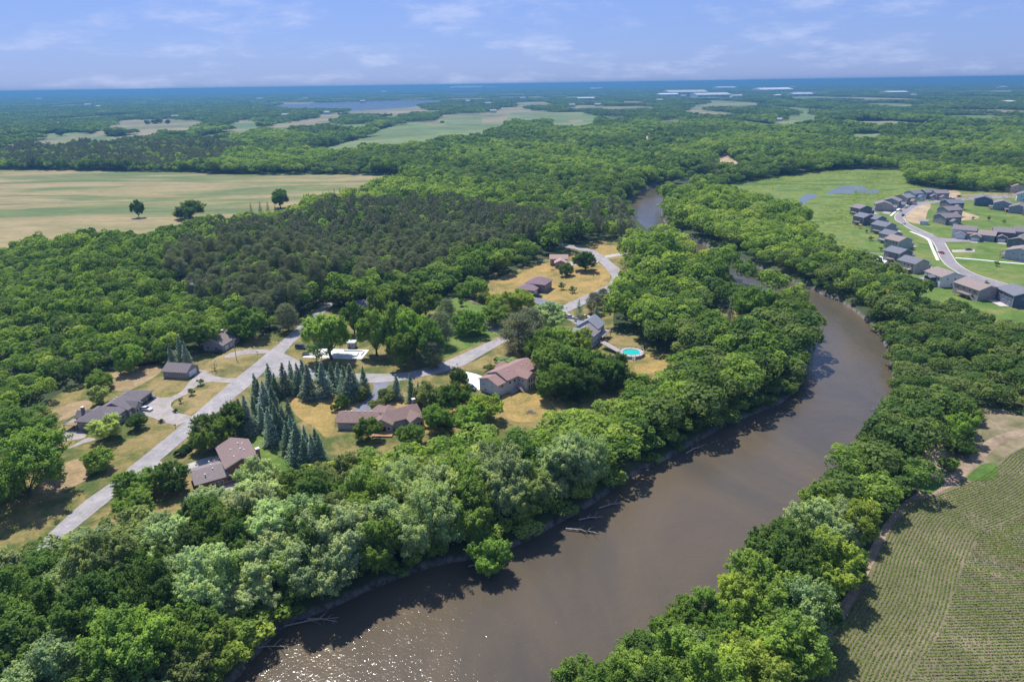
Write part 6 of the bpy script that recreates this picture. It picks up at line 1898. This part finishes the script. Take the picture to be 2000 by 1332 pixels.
for a in [(1105, 1032, 'pale fallen log slanting into the river below the centre wood', 9, -15), (1130, 1015, 'forked dead branch at the bank right of the slanting log', 7, 10), (1170, 992, 'dead log under the bank trees right of the forked branch', 8, 20), (555, 1222, 'long bleached log on the left bank near the bottom', 12, 12),
          (600, 1208, 'thin bleached branch beside the long bank log', 7, -8), (915, 1106, 'short pale log beside the tree over the shallows', 4, 10), (1340, 885, 'dead trunk along the bank left of the river bend', 9, 35), (1500, 531, 'pile of pale driftwood on the far bank of the upper river', 7, -20), (1512, 536, 'single driftwood log right of the pale pile', 6, 15),
          (1392, 482, 'bleached log on the far bank upstream', 9, -22), (1735, 805, 'dead snag leaning out at the right bank of the bend', 6, 150), (480, 1268, 'dark drowned trunk at the bottom left bank', 9, 5)]:
    log(*a)
# brush heaps
def heap(px, py, lb, r_, name='brush_pile', mat='deadwood', cat='brush pile'):
    O = G(px, py); rr = random.Random(int(px * 3 + py))
    e = tag(empty(name, (O[0], O[1], .05), 0), lb, cat)
    for k in range(26):
        a, el = rr.uniform(0, 6.28), rr.uniform(0, .9); c0 = Vector((rr.gauss(0, r_ * .4), rr.gauss(0, r_ * .3), rr.uniform(.1, r_ * .35)))
        d_ = Vector((math.cos(a) * math.cos(el), math.sin(a) * math.cos(el), math.sin(el) * .5)) * r_ * rr.uniform(.3, .7)
        MB().tube([tuple(c0 - d_), tuple(c0 + d_)], [.09, .04], 5).build('stick', M[mat], e)


heap(1035, 805, 'grey brush pile on the lawn below the white house', 2.4)
heap(1700, 445, 'heap of reddish timber behind the grey estate house', 3.0)
heap(1836, 905, 'white rubble heap on the bare sandy spot', 1.8, 'rubble_heap', 'slab', 'rubble')
heap(1080, 528, 'clutter heap beside the small tan house', 1.6)

# young trees on the estate lawns
for i, (px, py) in enumerate([(1700, 470), (1692, 455), (1720, 490), (1800, 462), (1822, 468), (1845, 505), (1870, 520), (1898, 530), (1790, 448), (1912, 470), (1945, 520), (1925, 560), (1890, 545), (1770, 545), (1900, 430), (1930, 432), (1960, 436), (1872, 436)]):
    x, y = G(px, py)
    if any(inside(np.array([(x, y)]), np.array(pl))[0] or dist_to(np.array([(x, y)]), np.array(pl))[0] < 2.5 for pl in (GP(ST_L + ST_R), GP(zE([(940, 552), (1800, 540), (1800, 572), (960, 590)])))): continue
    tree(x, y, random.uniform(2.4, 4.5), random.uniform(1.1, 2.0), 'small', random.choice(['mid', 'lime', 'olive']), 'small young tree planted on the estate lawns', 'tree', 'young trees on the estate lawns')

# ------------------------------------------------------------------ crop rows: low leaf strips following the field
crop = np.array(smooth(GP(CROP), 2))
head = np.array(G(1760, 1180)), np.array(G(1740, 1400))
rng = np.random.default_rng(77)
edge = np.array(smooth(GP([(1440, 1700), (1545, 1400), (1610, 1262), (1690, 1140), (1722, 1060), (1770, 985), (1830, 965), (1905, 935), (1950, 905), (2000, 872), (2200, 800)]), 8, False))
pts = []
DIV = np.array(smooth(GP([(1690, 1700), (1735, 1400), (1830, 1240), (1870, 1130), (1905, 1060), (1960, 1020), (2100, 960)]), 6, False))   # where the two row directions meet
ROWS = 0.8
for k in range(2, 102):
    ln = offset(edge, -(k * ROWS - .8))
    s_ = np.linalg.norm(np.diff(ln, axis=0), axis=1); cu = np.concatenate([[0], np.cumsum(s_)])
    uu = np.arange(0, cu[-1], .24); uu = uu + rng.uniform(-.1, .1, len(uu))
    p_ = np.column_stack([np.interp(uu, cu, ln[:, 0]), np.interp(uu, cu, ln[:, 1])])
    pts.append(p_)
A_ = np.concatenate(pts)
A_ = A_[inside(A_, crop)]
side = np.array(list(DIV) + [np.array(G(2300, 960)), np.array(G(2400, 1700)), np.array(G(1690, 1700))])
A_ = A_[~inside(A_, side)]
dA = dist_to(A_, edge, False)
keep = np.ones(len(A_), bool)
B_ = []
y0 = G(1735, 1500)[1]
for k in range(170):
    y = y0 - 8 + k * ROWS
    x = np.arange(45, 180, .24) + rng.uniform(-.1, .1, len(np.arange(45, 180, .24)))
    B_.append(np.column_stack([x, y + .018 * (x - 60) * np.sin(k * .02) + .0 * x]))
B_ = np.concatenate(B_)
B_ = B_[inside(B_, side) & inside(B_, crop) & (dist_to(B_, DIV, False) > .2)]
C_ = np.concatenate([A_, B_])
C_ = C_[np.abs(C_[:, 0]) < C_[:, 1] * .80 + 32]
gap = np.sin(C_[:, 0] / 9 + 1) * np.sin(C_[:, 1] / 13) + .5 * np.sin(C_[:, 0] / 3.1 + C_[:, 1] / 4.7)
C_ = C_[rng.random(len(C_)) < np.clip(.97 + .2 * gap, .5, 1)]
n = len(C_)
P_ = np.repeat(C_, 2, 0) + rng.normal(0, .08, (2 * n, 2))
Pz = np.column_stack([P_, .09 + rng.uniform(.04, .2, 2 * n)])
me = foliage_mesh('crop_rows', Pz, rng.normal(size=(2 * n, 3)) * .5 + np.array([0, 0, .9]), .42, np.clip(rng.normal(.5, .14, 2 * n), 0, 1), rng, .7)
me.materials.append(M['leaf'])
o = link('crop_rows', me); o.color = (.225, .30, .075, 1)
tag(o, 'rows of young green crop plants in the lower right field', 'crop', kind='stuff')

# tall tufts of meadow grass and reeds on the marsh
mp = np.array(GP(MEADOW)); q = hexgrid(120, 620, 330, 1000, 3.2, RNG)
lawn_p = np.array(GP([(1662, 440), (1672, 412), (1712, 390), (1790, 384), (1880, 392), (2100, 400), (2260, 560), (2260, 720), (2060, 662), (1960, 634), (1880, 612), (1800, 592), (1755, 565), (1715, 540), (1690, 505), (1668, 475)]))
q = q[inside(q, mp) & ~inside(q, lawn_p)]
f_ = np.sin(q[:, 0] / 23 + 1.1) * np.sin(q[:, 1] / 41) + .6 * np.sin(q[:, 0] / 9 - q[:, 1] / 14)
q = q[RNG.random(len(q)) < np.clip(.15 + .35 * f_, 0, .7)]
wet = [np.array(GP(px)) for px in ([(1560, 402), (1566, 384), (1590, 378), (1594, 385), (1578, 392), (1566, 404)], [(1614, 379), (1640, 365), (1680, 363), (1694, 369), (1668, 374), (1668, 380), (1640, 378)])]
for w_ in wet: q = q[~inside(q, w_) | (RNG.random(len(q)) < .15)]
n = len(q); k = 7
P_ = np.repeat(q, k, 0) + RNG.normal(0, .9, (n * k, 2))
me = foliage_mesh('reeds', np.column_stack([P_, RNG.uniform(.2, 1.0, n * k)]), RNG.normal(size=(n * k, 3)) * .3 + np.array([0, .25, 1.0]), 1.0, np.clip(RNG.normal(.5, .25, n * k), 0, 1), np.random.default_rng(3), .6)
me.materials.append(M['leaf'])
o = link('marsh_grass', me); o.color = (.24, .31, .085, 1)
tag(o, 'tall tufted grass and reeds of the marsh meadow', 'grass', kind='stuff')

# ------------------------------------------------------------------ haze
hb = MB().box(-64000, 64000, -64000, 64000, -6, CAM_H + 8)
hz_m = bpy.data.materials.new('haze'); hz_m.use_nodes = True
tt = hz_m.node_tree; tt.nodes.clear()
pv = tt.nodes.new('ShaderNodeVolumePrincipled'); ho = tt.nodes.new('ShaderNodeOutputMaterial')
pv.inputs['Color'].default_value = (0.14, 0.37, 0.64, 1)
pv.inputs['Density'].default_value = 0.00015
pv.inputs['Density Attribute'].default_value = ''
pv.inputs['Anisotropy'].default_value = 0.25
tt.links.new(pv.outputs[0], ho.inputs['Volume'])
hz = hb.build('haze', hz_m)
hz['kind'] = 'stuff'
tag(hz, 'blue summer haze over the whole landscape', 'haze')
